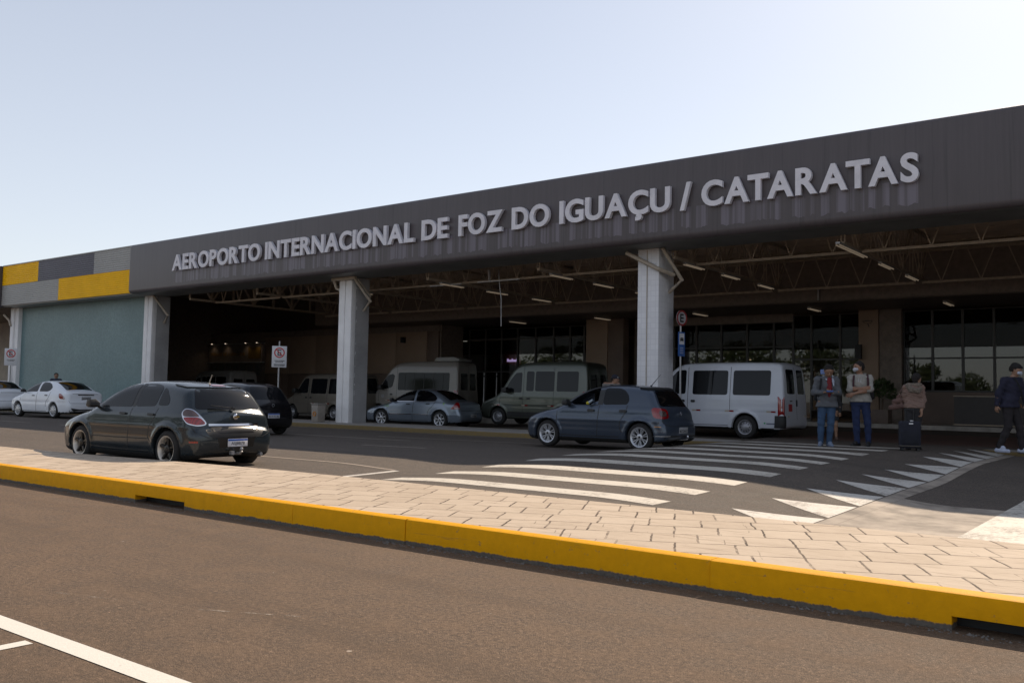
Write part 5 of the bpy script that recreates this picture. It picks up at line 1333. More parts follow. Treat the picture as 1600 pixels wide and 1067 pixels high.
sp_duc = dict(L=4.95, H=2.15, W=1.98, wr=.325, axles=(.92, 3.80), arch=.39, k=.09, kx=.012, crown=.012, flare=.02, under_z=.30,
    prof=[(.12,.28),(.02,.34),(0,.5),(.02,.74),(.18,.90),(.62,1.05),(.95,1.16),(1.25,1.55),(1.52,1.93),(1.75,2.08),(2.1,2.14),(3.2,2.155),(4.5,2.15),(4.78,2.12),(4.86,1.95),(4.92,1.2),(4.93,.7),(4.95,.5),(4.93,.33),(4.7,.28)],
    sec=vsec(2.15,.985), plan=[(-.1,-.3),(.05,-.2),(.25,-.09),(.6,-.02),(1.0,0),(4.6,0),(4.85,-.008),(4.95,-.02),(5.05,-.06)], creases=[(.74,.02,-.006),(.80,.05,.004)],
    seams=[[(1.02,1.1),(1.0,.7),(1.3,.5),(1.32,.32)], [(2.06,2.0),(2.08,1.2),(2.06,.36)], [(2.1,.36),(3.3,.36)], [(3.36,2.0),(3.36,1.2),(3.36,.80)]],
    win=[[(1.22,1.24),(1.52,1.68),(1.72,1.90),(2.0,1.92),(2.0,1.22)], [(2.22,1.21),(2.22,1.90),(3.28,1.90),(3.28,1.21)], [(3.44,1.21),(3.44,1.90),(4.52,1.90),(4.52,1.21)]],
    ws=[(-.80,1.20),(-.68,1.92),(.68,1.92),(.80,1.20)], rwin=[[(-.70,1.26),(-.68,1.94),(-.12,1.94),(-.12,1.26)], [(.70,1.26),(.68,1.94),(.12,1.94),(.12,1.26)]],
    tail=[[(2.66,.66),(2.66,1.18),(2.82,1.18),(2.82,.66)]], bump=[[(2.6,.33),(2.6,.66),(2.86,.66),(2.86,.33)]], mx=1.35, mz=1.25, handles=[(1.86,1.02),(2.18,1.02)], hl=[(-.4,.62),(-.42,.80),(.0,.92),(.1,.85),(.0,.62)])
def duc_x(c, root):
    refl([.5, 2.35, 3.35, 4.55], .74)(c, root)
    for q in ([(2.20,1.185),(2.20,1.925),(3.30,1.925),(3.30,1.185)], [(3.42,1.185),(3.42,1.925),(4.54,1.925),(4.54,1.185)]): pass
    c.both('window_bar', strip_poly([(2.78,1.23),(2.78,1.88)], .05), M['trim'], root, smooth=0, off=.010); 
    c.patch('door_handle', 'B', [(-.06,.92),(-.06,1.10),(.0,1.10),(.0,.92)], M['trim'], root, off=.03, skin=0, smooth=0)
    rs = c.patch('sticker', 'B', [(-.62,.78),(-.62,.98),(-.36,.98),(-.36,.78)], simple('red_sticker', (.32,.03,.03), .5), root, smooth=0, off=.004)
    c.patch('sticker', 'B', [(-.52,1.05),(-.52,1.08),(-.34,1.08),(-.34,1.05)], M['trim'], root, smooth=0, off=.004)
    c.patch('sticker', 'L', [(4.42,.42),(4.42,.455),(4.68,.455),(4.68,.42)], simple('slate_sticker', (.10,.12,.18), .5), root, smooth=0, off=.004); c.patch('sticker', 'L', [(4.36,.42),(4.34,.46),(4.38,.475),(4.40,.44)], simple('green_leaf_sticker', (.03,.30,.10), .5), root, smooth=0, off=.004)
    for y in (-.68, .68): c.patch('door_hinge', 'B', [(y-.05,.62),(y-.05,.66),(y+.05,.66),(y+.05,.62)], M['pipe'], root, off=.02, smooth=0)
    c.patch('roof_seam', 'T', strip_poly([(1.9,-.78),(4.7,-.78)], .03), M['plate_grey'], root, off=.006, smooth=0, step=.2)
van(sp_duc, car_paint('van_white_paint', (.50,.52,.57), 0, .32), 'white passenger van with black rear corners behind the tiled column', (-13.95, 24.95, .28), M['car_glass'], rz=R(1.2), extra=duc_x, h=.036)
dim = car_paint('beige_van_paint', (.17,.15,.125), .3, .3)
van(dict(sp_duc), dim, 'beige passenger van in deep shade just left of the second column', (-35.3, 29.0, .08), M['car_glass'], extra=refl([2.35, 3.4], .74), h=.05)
sp_box = dict(sp_duc, H=2.42, L=4.75, axles=(.92,3.62),
    prof=[(.12,.28),(.02,.34),(0,.5),(.02,.76),(.18,.92),(.62,1.08),(.92,1.20),(1.2,1.62),(1.48,2.08),(1.72,2.30),(2.1,2.40),(3.2,2.43),(4.3,2.42),(4.58,2.38),(4.66,2.2),(4.72,1.2),(4.73,.7),(4.75,.5),(4.73,.33),(4.5,.28)], sec=vsec(2.42,.985),
    plan=[(-.1,-.3),(.05,-.2),(.25,-.09),(.6,-.02),(1.0,0),(4.4,0),(4.65,-.008),(4.75,-.02),(4.85,-.06)], seams=[[(1.02,1.1),(1.0,.7),(1.3,.5),(1.32,.32)], [(2.02,2.25),(2.02,1.2),(2.0,.36)], [(3.30,2.2),(3.30,1.2),(3.3,.4)]],
    win=[[(1.18,1.26),(1.44,1.70),(1.68,1.98),(1.94,2.0),(1.94,1.24)], [(2.14,1.30),(2.14,2.04),(2.46,2.04),(2.46,1.30)], [(2.52,1.30),(2.52,2.04),(3.32,2.04),(3.32,1.30)], [(3.42,1.30),(3.42,2.04),(4.30,2.04),(4.30,1.30)]],
    tail=[[(2.50,.7),(2.50,1.3),(2.66,1.3),(2.66,.7)]], bump=[[(2.45,.33),(2.45,.66),(2.7,.66),(2.7,.33)]])
def lightbar(c, root): refl([.9, 2.1, 3.2], .74)(c, root); c.both('lower_cladding', [(1.35,.34),(1.35,.52),(3.2,.52),(3.2,.34)], M['trim'], root, smooth=0, off=.012, step=.15)
van(sp_box, car_paint('grey_green_paint', (.085,.095,.08), .4, .3), 'grey-green high-roof van behind the nose of the blue-grey hatchback', (-22.4, 28.1, .24), M['car_glass'], rz=R(7), extra=lightbar, h=.045)
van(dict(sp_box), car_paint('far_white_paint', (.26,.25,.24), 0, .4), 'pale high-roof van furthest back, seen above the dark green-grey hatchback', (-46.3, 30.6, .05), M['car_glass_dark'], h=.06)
sp_spr = dict(L=5.25, H=2.70, W=1.98, wr=.34, axles=(.95, 4.05), arch=.40, k=.10, kx=.014, crown=.012, flare=.015, under_z=.34,
    prof=[(.12,.32),(.02,.4),(0,.6),(.03,.86),(.15,1.0),(.62,1.20),(.80,1.30),(1.15,1.80),(1.52,2.30),(1.78,2.52),(2.1,2.63),(2.8,2.69),(4.8,2.70),(5.1,2.66),(5.16,2.5),(5.21,1.3),(5.23,.7),(5.25,.5),(5.22,.36),(5.0,.32)],
    sec=vsec(2.70,.985), plan=[(-.1,-.32),(.05,-.22),(.25,-.10),(.6,-.03),(1.1,0),(4.9,0),(5.15,-.008),(5.25,-.02),(5.35,-.06)],
    seams=[[(1.0,1.25),(.98,.8),(1.35,.6),(1.4,.4)], [(1.95,2.45),(1.97,1.4),(1.95,.4)], [(3.3,.95),(3.3,.4)]],
    win=[[(1.02,1.38),(1.28,1.80),(1.50,2.06),(1.74,2.10),(1.84,2.0),(1.72,1.50),(1.45,1.42)], [(2.02,1.36),(2.02,2.16),(4.72,2.16),(4.72,1.36)]],
    ws=[(-.80,1.34),(-.66,2.3),(.66,2.3),(.80,1.34)], rwin=[[(-.70,1.4),(-.66,2.15),(-.10,2.15),(-.10,1.4)], [(.70,1.4),(.66,2.15),(.10,2.15),(.10,1.4)]],
    tail=[[(2.86,.8),(2.86,1.4),(2.99,1.4),(2.99,.8)]], bump=[[(2.8,.4),(2.8,.7),(3.05,.7),(3.05,.4)]], mx=1.2, mz=1.4, handles=[(1.62,1.16)], hl=[(-.4,.72),(-.42,.95),(.0,1.05),(.1,.98),(.0,.72)])
def spr_x(c, root):
    refl([1.5, .45], .86)(c, root)
    a = MB(); a.prism([(3.7,2.69),(3.82,2.86),(4.7,2.88),(5.0,2.80),(5.0,2.69)], -.6, .6, 'y'); a.build('roof_unit', M['grey_sheet'], root, bevel=.03)
    c.patch('side_lamp', 'L', [(4.96,1.30),(4.96,1.40),(5.04,1.40),(5.04,1.30)], M['tail_red'], root, smooth=0, off=.01)
    c.patch('crest', 'L', chaikin([(1.14,1.0),(1.14,1.16),(1.30,1.16),(1.30,1.0)], 1), M['plate_grey'], root, smooth=0, off=.004)
    for x in (2.4,2.9,3.4,3.9,4.4): c.both('window_bar', strip_poly([(x,1.38),(x,2.14)], .03), M['trim'], root, smooth=0, off=.008, step=.2)
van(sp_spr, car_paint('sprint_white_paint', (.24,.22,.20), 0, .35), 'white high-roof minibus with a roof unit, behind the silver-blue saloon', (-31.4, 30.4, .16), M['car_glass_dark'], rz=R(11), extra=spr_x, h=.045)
# ================================================================ PEOPLE
def V3(*a): return np.array(a, float)
def cap_sdf(bones, k=.03):
    B = [(np.array(a, float), np.array(b, float), ra, rb, (sy if len(r_) else 1)) for (a, b, ra, rb, *r_) in bones for sy in ([r_[0]] if r_ else [1])]
    def f(x, y, z):
        d = None
        for a, b, ra, rb, sy in B:
            ab = b-a; L2 = ab@ab+1e-9; px, py, pz = x-a[0], (y-a[1]), z-a[2]
            t = np.clip((px*ab[0]+py*ab[1]+pz*ab[2])/L2, 0, 1)
            dx, dy, dz = px-ab[0]*t, (py-ab[1]*t)/sy, pz-ab[2]*t
            q = (np.sqrt(dx*dx+dy*dy+dz*dz)-(ra+(rb-ra)*t))*(min(1, sy) if sy < 1 else 1)
            d = q if d is None else smin(d, q, k)
        return d
    return f
def bounds(bones, m=.04):
    P = np.array([p for b in bones for p in (b[0], b[1])], float); r = max(max(b[2], b[3]) for b in bones)
    lo = np.min([np.minimum(b[0], b[1])-max(b[2], b[3]) for b in bones], 0)-m; hi = np.max([np.maximum(b[0], b[1])+max(b[2], b[3]) for b in bones], 0)+m
    return lo, hi
unit = lambda v: v/np.linalg.norm(v)
def hand_bones(w, d, n, thumb=1, curl=.5):
    """five separate fingers; w wrist, d along the fingers, n palm normal (fingers curl towards n)"""
    d = unit(np.array(d, float)); n = np.array(n, float); n = unit(n-d*(n@d)); s = np.cross(d, n)*thumb; w = np.array(w, float); B = []
    for i, o in enumerate((-.026, -.009, .009, .025)): B.append((w+s*o*.6, w+d*.085+s*o, .017, .0135))
    for i, (o, L) in enumerate(((-.030, .070), (-.010, .080), (.010, .074), (.028, .058))):
        p = w+d*.085+s*o; a = curl*.6
        for q, fr_ in enumerate((.42, .32, .26)):
            dirn = d*math.cos(a)+n*math.sin(a); p2 = p+dirn*L*fr_; r = .0095-.001*q; B.append((p, p2, r, r-.001)); p = p2; a += curl*.75
    p = w+d*.028-s*.022; a = unit(d*.65-s*.75+n*.25); B.append((p, p+a*.04, .014, .0115)); p = p+a*.04; a = unit(d*.85-s*.25+n*.5); B.append((p, p+a*.032, .0105, .009))
    return B
def add_net(acc, bones, h, k, f=None):
    f = f or cap_sdf(bones, k); lo, hi = bounds(bones)
    V, F = surface_net(f, lo, hi, h, 2); n = len(acc[0]); acc[0] = np.concatenate([acc[0], V]) if n else V; acc[1] += [tuple(q+n) for q in F]
def wrinkle(f, amp=.004, fr_=38, seed=0):
    def g(x, y, z):
        w_ = np.sin(z*fr_+3*np.sin(x*17+seed)+seed)*np.sin(y*23+x*19+seed*2)+.6*np.sin(z*fr_*1.9+x*31+seed)
        return f(x, y, z)-amp*w_
    return g
def clipped(f, g): return lambda x, y, z: np.maximum(f(x, y, z), g(x, y, z))
def shell(name, bones, mat, parent, h=.02, k=.04, infl=0, wr=.004, fr_=38, clip=None, seed=0):
    bones = [(b[0], b[1], b[2]+infl, b[3]+infl, *b[4:]) for b in bones]; f = cap_sdf(bones, k)
    if wr: f = wrinkle(f, wr, fr_, seed)
    if clip: f = clipped(f, clip)
    lo, hi = bounds(bones); V, F = surface_net(f, lo, hi, h, 2)
    return clean_mesh(name, V, F, mat, parent, None, True, None)
fabric = lambda name, col, var=.18, scale=9: simple(name, col, .9, var=var, scale=scale, bump=.5, bscale=220)
def person(P, label, loc, rz, H, clothes, parts=None, group=None):
    """P: joints in metres for a 1.75 m figure; x to the viewer's right, y away from the viewer"""
    root = empty('person', loc, rz, label, 'person', group); root.scale = (H/1.75,)*3
    J = {k: np.array(v, float) for k, v in P.items() if k not in ('face', 'hands')}
    fd = unit(np.array(P['face'], float)); up = unit(V3(0, 0, 1)-fd*fd[2]*.6); sd_ = unit(np.cross(fd, up)); c = J['head']
    legs = []
    for s_ in 'lr':
        legs += [(J['hip_'+s_], J['knee_'+s_], .088, .056), (J['knee_'+s_], J['knee_'+s_]*.62+J['ank_'+s_]*.38+V3(0, .012, 0), .056, .054), (J['knee_'+s_]*.62+J['ank_'+s_]*.38+V3(0, .012, 0), J['ank_'+s_], .054, .036)]
    torso = [(J['hip_l'], J['hip_r'], .098, .098), (J['pelvis'], J['waist'], .135, .122, .72), (J['waist'], J['chest'], .122, .150, .70), (J['chest'], J['chest']+V3(0, 0, .06), .15, .12, .70),
             (J['sh_l'], J['sh_r'], .055, .055), (J['chest']+V3(0, 0, .10), J['neck'], .07, .052)]
    arms = []
    for s_ in 'lr': arms += [(J['sh_'+s_], J['el_'+s_], .052, .040), (J['el_'+s_], J['el_'+s_]*.65+J['wr_'+s_]*.35, .040, .041), (J['el_'+s_]*.65+J['wr_'+s_]*.35, J['wr_'+s_], .041, .026)]
    neck = [(J['neck'], c-up*.06-fd*.012, .052, .050)]
    headb = [(c+up*.035-fd*.02, c+up*.02+fd*.012, .088, .080), (c-up*.01, c-up*.062+fd*.030, .070, .045), (c-up*.05+fd*.01+sd_*.03, c-up*.05+fd*.01-sd_*.03, .042, .042)]
    acc = [np.zeros((0, 3)), []]; feet = []
    for s_ in 'lr': feet += [(J['ank_'+s_]+V3(0, 0, -.02), J['toe_'+s_], .036, .028)]
    add_net(acc, torso+arms+legs+neck+headb+feet, .018, .035)
    face = [(c+up*.015+fd*.088, c-up*.014+fd*.100, .008, .014), (c+up*.01+sd_*.088-fd*.01, c-up*.03+sd_*.082-fd*.004, .013, .009), (c+up*.01-sd_*.088-fd*.01, c-up*.03-sd_*.082-fd*.004, .013, .009),
            (c-up*.042+fd*.080+sd_*.018, c-up*.042+fd*.080-sd_*.018, .008, .008), (c+up*.033+fd*.078+sd_*.042, c+up*.037+fd*.086+sd_*.012, .008, .008), (c+up*.033+fd*.078-sd_*.042, c+up*.037+fd*.086-sd_*.012, .008, .008)]
    add_net(acc, face, .006, .012)
    for (w_, d, n, th, cu) in P.get('hands', []): add_net(acc, hand_bones(J[w_], d, n, th, cu), .0055, .008)
    body = clean_mesh('body', acc[0], acc[1], clothes.get('skin', M['skin']), root)
    e = MB()
    for q in (-1, 1): p = c+up*.016+fd*.083+sd_*.033*q; e.lathe([(0, -.009), (.007, -.005), (.009, 0), (.007, .005), (0, .009)], 8, tuple(p))
    e.build('eyes', M['black'], root, smooth='auto')
    # hair
    hm = clothes.get('hair', (.012, .009, .008)); hl = clothes.get('hair_low', .35)
    hb = [(c+up*.04-fd*.022, c+up*.03+fd*.010, .097, .087), (c-fd*.05-up*.03, c-fd*.05, .07, .08)]
    hf = cap_sdf(hb, .03); cut = lambda x, y, z: ((x-c[0])*fd[0]+(y-c[1])*fd[1]+(z-c[2])*fd[2])-.9*((x-c[0])*up[0]+(y-c[1])*up[1]+(z-c[2])*up[2])-(-.005+hl*.0)
    low = lambda x, y, z: -((x-c[0])*up[0]+(y-c[1])*up[1]+(z-c[2])*up[2])-clothes.get('hair_len', .06)
    lo, hi = bounds(hb); Vh, Fh = surface_net(wrinkle(clipped(clipped(hf, cut), low), .0025, 120, 1), lo, hi, .012, 1); clean_mesh('hair', Vh, Fh, fabric('hair', hm, .4, 40), root)
    G = dict(J=J, torso=torso, arms=arms, legs=legs, neck=neck, feet=feet, c=c, fd=fd, up=up, sd=sd_, root=root, body=body)
    # trousers
    tz = clothes.get('trouser_top', J['pelvis'][2]+clothes.get('hem', -.02)+.04)
    if 'trousers' in clothes:
        tb_ = [(b[0], b[1], b[2]+.012, max(b[3]+.014, .055)) for b in legs]+[(J['hip_l'], J['hip_r'], .105, .105), (J['pelvis'], J['pelvis']+V3(0, 0, .06), .142, .135, .74)]
        az = lambda x, y, z: np.maximum(.055+min(J['ank_l'][2], J['ank_r'][2])-.08-z, z-tz)
        shell('trousers', tb_, fabric('trouser_cloth', clothes['trousers'], .3, 5), root, .018, .03, 0, .0035, 46, az, 2)
    # shoes
    for s_ in 'lr':
        a, t = J['ank_'+s_], J['toe_'+s_]; d = unit((t-a)*V3(1, 1, 0)); hl_ = V3(a[0], a[1], t[2])-d*.045
        gz0 = t[2]-.035
        sb = [(hl_+V3(0, 0, .01), t+d*.015, .043, .038), (a+V3(0, 0, -.01), a*.5+t*.5+V3(0, 0, .02), .045, .040)]
        o = shell('shoe', sb, simple('shoe_leather', clothes.get('shoes', (.02,.02,.02)), .5, var=.15), root, .014, .02, 0, 0, 1, lambda x, y, z: gz0-z)
    if 'top' in clothes:
        a_len = clothes.get('sleeve', 1.0); ab = []
        for s_ in 'lr':
            E_, W_, S_ = J['el_'+s_], J['wr_'+s_], J['sh_'+s_]
            ab += [(S_, E_, .066, .056)]
            if a_len > .5: ab += [(E_, E_+(W_-E_)*(a_len-.5)*2*.95, .056, .044)]
        tb_ = [(J['pelvis']+V3(0, 0, clothes.get('hem', -.02)), J['waist'], .150, .145, .76), (J['waist'], J['chest'], .145, .168, .74), (J['chest'], J['chest']+V3(0, 0, .07), .168, .132, .74), (J['sh_l'], J['sh_r'], .067, .067), (J['chest']+V3(0, 0, .10), J['neck']-V3(0, 0, .01), .085, .068), (J['hip_l']+V3(.015, 0, .10), J['hip_r']+V3(-.015, 0, .10), .124, .124), (J['hip_l']+V3(0, 0, .02+min(0, clothes.get('hem', 0))), J['hip_r']+V3(0, 0, .02+min(0, clothes.get('hem', 0))), .137, .137)]
        zc = lambda x, y, z: np.maximum(J['pelvis'][2]+clothes.get('hem', -.02)-.03-z, z-(J['neck'][2]+.02))
        G['top'] = shell(clothes.get('top_name', 'jacket'), tb_+ab, fabric('top_cloth', clothes['top'], .14, 7), root, .018, .045, 0, clothes.get('wr', .005), clothes.get('fr', 34), zc, 5)
    if parts: parts(G)
    return root
def mask_part(G, col=(.42, .45, .50), drop=0):
    c, fd, up, sd_ = G['c'], G['fd'], G['up'], G['sd']
    b = [(c-up*(.045+drop)+fd*.074+sd_*.025, c-up*(.045+drop)+fd*.074-sd_*.025, .033, .033), (c-up*(.02+drop)+fd*.088, c-up*(.07+drop)+fd*.078, .022, .022), (c-up*(.04+drop)+fd*.06+sd_*.05, c-up*(.04+drop)+fd*.06-sd_*.05, .030, .030)]
    shell('face_mask', b, fabric('mask_cloth', col, .05), G['root'], .009, .02, 0, 0)
def strap(G, pts, w_, mat, name='strap', th=.012):
    m = MB()
    for a, b in zip(pts[:-1], pts[1:]): m.bar(a, b, w_, th, up=(0, 1, 0))
    return m.build(name, mat, G['root'], bevel=.003)
def face_z(px): return R(37.28)-math.atan((px-800)/1416)
def local_pt(root, p):    # a point given in a person's frame -> world
    a = root.rotation_euler.z; s_ = root.scale[0]; x, y, z = [q*s_ for q in p]
    return Vector((root.location.x+x*math.cos(a)-y*math.sin(a), root.location.y+x*math.sin(a)+y*math.cos(a), root.location.z+z))

STAND = dict(pelvis=(0,0,.97), waist=(0,0,1.10), chest=(0,0,1.30), neck=(0,0,1.47), head=(0,-.01,1.62), sh_l=(-.175,0,1.42), sh_r=(.175,0,1.42),
    hip_l=(-.09,0,.92), hip_r=(.09,0,.92), knee_l=(-.11,-.01,.50), knee_r=(.11,-.01,.50), ank_l=(-.12,.03,.085), ank_r=(.12,.03,.085), toe_l=(-.15,-.12,.035), toe_r=(.15,-.12,.035),
    el_l=(-.25,.02,1.15), el_r=(.25,.02,1.15), wr_l=(-.24,-.05,.90), wr_r=(.24,-.05,.90))
def pose(**k): d = dict(STAND); d.update(k); return d

# ---- man in a grey jacket looking down at his phone
p1 = pose(pelvis=(0,.02,.96), waist=(0,.02,1.10), chest=(.0,.02,1.29), neck=(.01,-.03,1.455), head=(.035,-.10,1.575), face=(.12,-.80,-.60),
    sh_l=(-.185,.0,1.40), sh_r=(.17,.0,1.40), el_l=(-.26,-.03,1.13), el_r=(.23,-.04,1.13), wr_l=(-.07,-.24,1.13), wr_r=(.12,-.26,1.12),
    knee_l=(-.12,-.02,.50), knee_r=(.07,-.03,.50), ank_l=(-.13,.02,.085), ank_r=(.035,.0,.085), toe_l=(-.15,-.13,.035), toe_r=(.09,-.14,.035),
    hands=[('wr_l', (.95,-.25,.1), (0,.2,1), 1, .55), ('wr_r', (-.8,-.4,.25), (0,.2,1), -1, .55)])
def m1(G):
    r = G['root']
    # open jacket: maroon shirt front and pale lining
    shell('shirt', [(V3(.045,-.080,1.41), V3(.045,-.090,1.20), .05, .055, .8), (V3(.045,-.090,1.20), V3(.04,-.10,1.00), .055, .03, .8)], fabric('maroon_shirt', (.16,.015,.02)), r, .012, .02, .0, .002)
    shell('collar', [(V3(-.06,-.03,1.47), V3(-.01,-.10,1.40), .022, .018), (V3(.10,-.02,1.47), V3(.12,-.10,1.36), .024, .022), (V3(.12,-.10,1.36), V3(.13,-.12,1.27), .022, .012)], fabric('pale_collar', (.34,.38,.46)), r, .012, .02, 0, 0)
    sm_ = fabric('strap_black', (.010,.010,.012)); strap(G, [V3(-.11,.06,1.47), V3(-.115,-.07,1.42), V3(-.125,-.135,1.30), V3(-.15,-.13,1.12), V3(-.16,-.05,.98)], .04, sm_)
    # mask hanging beside the ear
    m = MB(); m.box(-.045, .045, -.004, .004, -.05, .05); o = m.build('face_mask', fabric('blue_mask', (.14,.20,.40), .3, 30), r, bevel=.003); o.location = tuple(V3(-.085,-.10,1.56))
    m = MB(); m.tube([(-.04,-.06,1.62), (-.07,-.10,1.61)], .003, 5); m.build('mask_loop', M['sign_white'], r)
man1 = person(p1, 'man in grey open jacket over a maroon shirt looking down at his phone', (-6.62, 20.28, .35), face_z(1294), 1.86, dict(top=(.095,.10,.112), trousers=(.035,.07,.135), shoes=(.16,.20,.28), hem=-.10, skin=simple('skin_tan', (.24,.13,.08), .55, var=.08)), m1)
# ---- man in a white hoodie, arms folded
p2 = pose(head=(-.035,-.03,1.63), face=(-.85,-.50,-.02), neck=(.0,0,1.47), pelvis=(.01,.0,.97), knee_l=(-.08,-.02,.50), knee_r=(.14,-.01,.50), ank_l=(-.06,.02,.085), ank_r=(.155,.02,.085), toe_l=(-.15,-.10,.035), toe_r=(.14,-.14,.035),
    sh_l=(-.18,0,1.41), sh_r=(.18,0,1.41), el_l=(-.20,-.12,1.17), el_r=(.20,-.12,1.18), wr_l=(.06,-.20,1.20), wr_r=(-.13,-.24,1.08),
    hands=[('wr_l', (1,.05,.1), (0,1,0), 1, .35), ('wr_r', (-.9,-.1,-.25), (0,1,0), -1, .30)])
def m2(G):
    mask_part(G, (.46,.47,.52)); r = G['root']
    shell('hood', [(V3(-.08,.0,1.46), V3(-.03,-.085,1.41), .034, .026), (V3(.08,.0,1.47), V3(.01,-.09,1.41), .040, .028), (V3(-.08,.05,1.46), V3(.09,.05,1.47), .05, .05)], fabric('hood_cloth', (.28,.26,.235)), r, .014, .03, 0, .002)
    sm_ = fabric('strap_wine', (.05,.02,.025))
    strap(G, [V3(.13,.10,1.46), V3(.135,-.04,1.48), V3(.15,-.12,1.36), V3(.15,-.135,1.24)], .045, sm_); strap(G, [V3(-.12,.10,1.46), V3(-.12,-.06,1.46), V3(-.13,-.125,1.36), V3(-.13,-.14,1.22)], .04, sm_)
    for x in (-.02, .02): strap(G, [V3(x-.005,-.118,1.41), V3(x-.01,-.128,1.30)], .007, M['sign_white'], 'hood_cord', .006)
man2 = person(p2, 'man in a pale hoodie and white mask standing with folded arms', (-6.10, 20.95, .36), face_z(1341), 1.90, dict(top=(.31,.29,.26), top_name='hoodie', sleeve=.62, trousers=(.018,.03,.085), shoes=(.015,.014,.014), hem=-.02, skin=simple('skin_warm', (.28,.15,.095), .55, var=.08)), m2)
# ---- woman from behind
p3 = pose(pelvis=(-.02,.0,.94), waist=(-.02,0,1.08), chest=(-.01,.0,1.28), neck=(.03,.01,1.44), head=(.075,.03,1.585), face=(.55,.80,-.20), sh_l=(-.155,0,1.39), sh_r=(.165,0,1.39),
    el_l=(-.20,.02,1.14), wr_l=(-.17,-.03,1.30), el_r=(.205,.0,1.12), wr_r=(.16,-.10,.87), toe_l=(-.13,.14,.035), toe_r=(.12,.16,.035), ank_l=(-.10,.02,.085), ank_r=(.09,.02,.085), knee_l=(-.09,.0,.50), knee_r=(.08,.02,.50),
    hands=[('wr_r', (-.05,-.05,-1), (-.6,-.3,0), 1, .9), ('wr_l', (.1,.1,1), (.5,-.5,0), 1, .8)])
def m3(G):
    r = G['root']
    shell('fur_hood', [(V3(-.13,-.03,1.43), V3(-.04,-.13,1.34), .045, .06), (V3(-.04,-.13,1.34), V3(.09,-.11,1.32), .06, .06), (V3(.09,-.11,1.32), V3(.17,-.03,1.39), .055, .045), (V3(-.10,-.03,1.44), V3(.13,-.03,1.45), .06, .055)],
          fabric('fur', (.15,.12,.095), .35, 30), r, .014, .03, 0, .006, 90)
    m = MB(); 
    shell('hair_tail', [(G['c']-G['fd']*.05, G['c']-G['fd']*.06-V3(0,0,.09), .07, .05)], fabric('hair_dark', (.012,.009,.008), .4, 40), r, .014, .02, 0, .003, 90)
wom = person(p3, 'woman seen from behind in a padded pink-beige jacket with a fur hood', (-4.86, 20.45, .36), face_z(1426), 1.66, dict(top=(.20,.13,.105), trousers=(.026,.025,.028), shoes=(.01,.01,.01), hem=.03, wr=.006, fr=60, hair_len=.10, skin=M['skin']), m3)
# ---- man walking at the right edge
p4 = pose(pelvis=(.02,0,.97), waist=(.04,0,1.10), chest=(.06,0,1.29), neck=(.09,0,1.455), head=(.14,-.01,1.60), face=(.93,-.28,-.15), sh_l=(-.06,-.10,1.40), sh_r=(.19,.10,1.40),
    el_l=(-.17,-.12,1.15), wr_l=(-.20,-.12,.92), el_r=(.26,.10,1.15), wr_r=(.30,.05,.95), hip_l=(-.02,-.06,.92), hip_r=(.06,.07,.92), knee_l=(-.01,-.08,.50), knee_r=(.18,.06,.51),
    ank_l=(-.17,-.08,.115), ank_r=(.22,.05,.085), toe_l=(-.03,-.12,.035), toe_r=(.38,.02,.035), hands=[('wr_l', (-.1,.1,-1), (.5,.6,0), -1, .5), ('wr_r', (.1,-.1,-1), (-.5,.5,0), 1, .5)])
def m4(G):
    mask_part(G, (.44,.48,.56)); c, fd, up = G['c'], G['fd'], G['up']
    shell('cap', [(c+up*.055-fd*.02, c+up*.05+fd*.01, .097, .090), (c+up*.045+fd*.10, c+up*.045+fd*.12, .03, .02)], fabric('cap_cloth', (.014,.012,.012)), G['root'], .012, .02, 0, 0, 1, lambda x, y, z: (c[2]+.035)-z)
    strap(G, [V3(.10,-.10,1.47), V3(.16,-.165,1.36), V3(.22,-.15,1.20), V3(.24,-.10,1.05)], .03, fabric('sling', (.01,.01,.011)))
person(p4, 'man in a navy jacket, black cap and white shoes walking off at the right edge', (-3.30, 21.95, .335), face_z(1580), 1.92, dict(top=(.018,.018,.038), trousers=(.022,.018,.020), shoes=(.42,.46,.58), hem=-.06, hair_len=.03), m4)
# ---- man in a cap beyond the blue-grey car
p5 = pose(head=(.10,-.02,1.55), neck=(.05,0,1.42), chest=(0,0,1.27), face=(.93,-.35,-.10), hands=[('wr_l', (0,-.1,-1), (.5,.6,0), -1, .5), ('wr_r', (0,-.1,-1), (-.5,.5,0), 1, .5)])
def m5(G):
    c, fd, up = G['c'], G['fd'], G['up']
    shell('cap', [(c+up*.055-fd*.02, c+up*.05+fd*.01, .097, .090), (c+up*.045+fd*.10, c+up*.045+fd*.13, .03, .02)], fabric('cap_navy', (.016,.016,.028)), G['root'], .012, .02, 0, 0, 1, lambda x, y, z: (c[2]+.03)-z)
    m = MB(); disc(m, .016, tuple(c+fd*.07+up*.075+V3(0,-.06,0)), -.004, .004, 10); m.build('cap_badge', M['plate_grey'], G['root'])
person(p5, 'man in a navy cap and grey shirt standing beyond the blue-grey hatchback', (-13.2, 22.0, .275), face_z(960), 1.78, dict(top=(.16,.155,.15), top_name='shirt', trousers=(.02,.02,.025), hair_len=.02), m5)
# ---- man behind the white saloon
p6 = pose(face=(.1,-1,0), hands=[('wr_l', (0,-.1,-1), (.5,.6,0), -1, .5), ('wr_r', (0,-.1,-1), (-.5,.5,0), 1, .5)])
person(p6, 'man with dark hair whose head shows above the white saloon by the mosaic wall', (-42.9, 21.0, .27), face_z(90), 1.76, dict(top=(.03,.035,.06), trousers=(.02,.02,.025)))
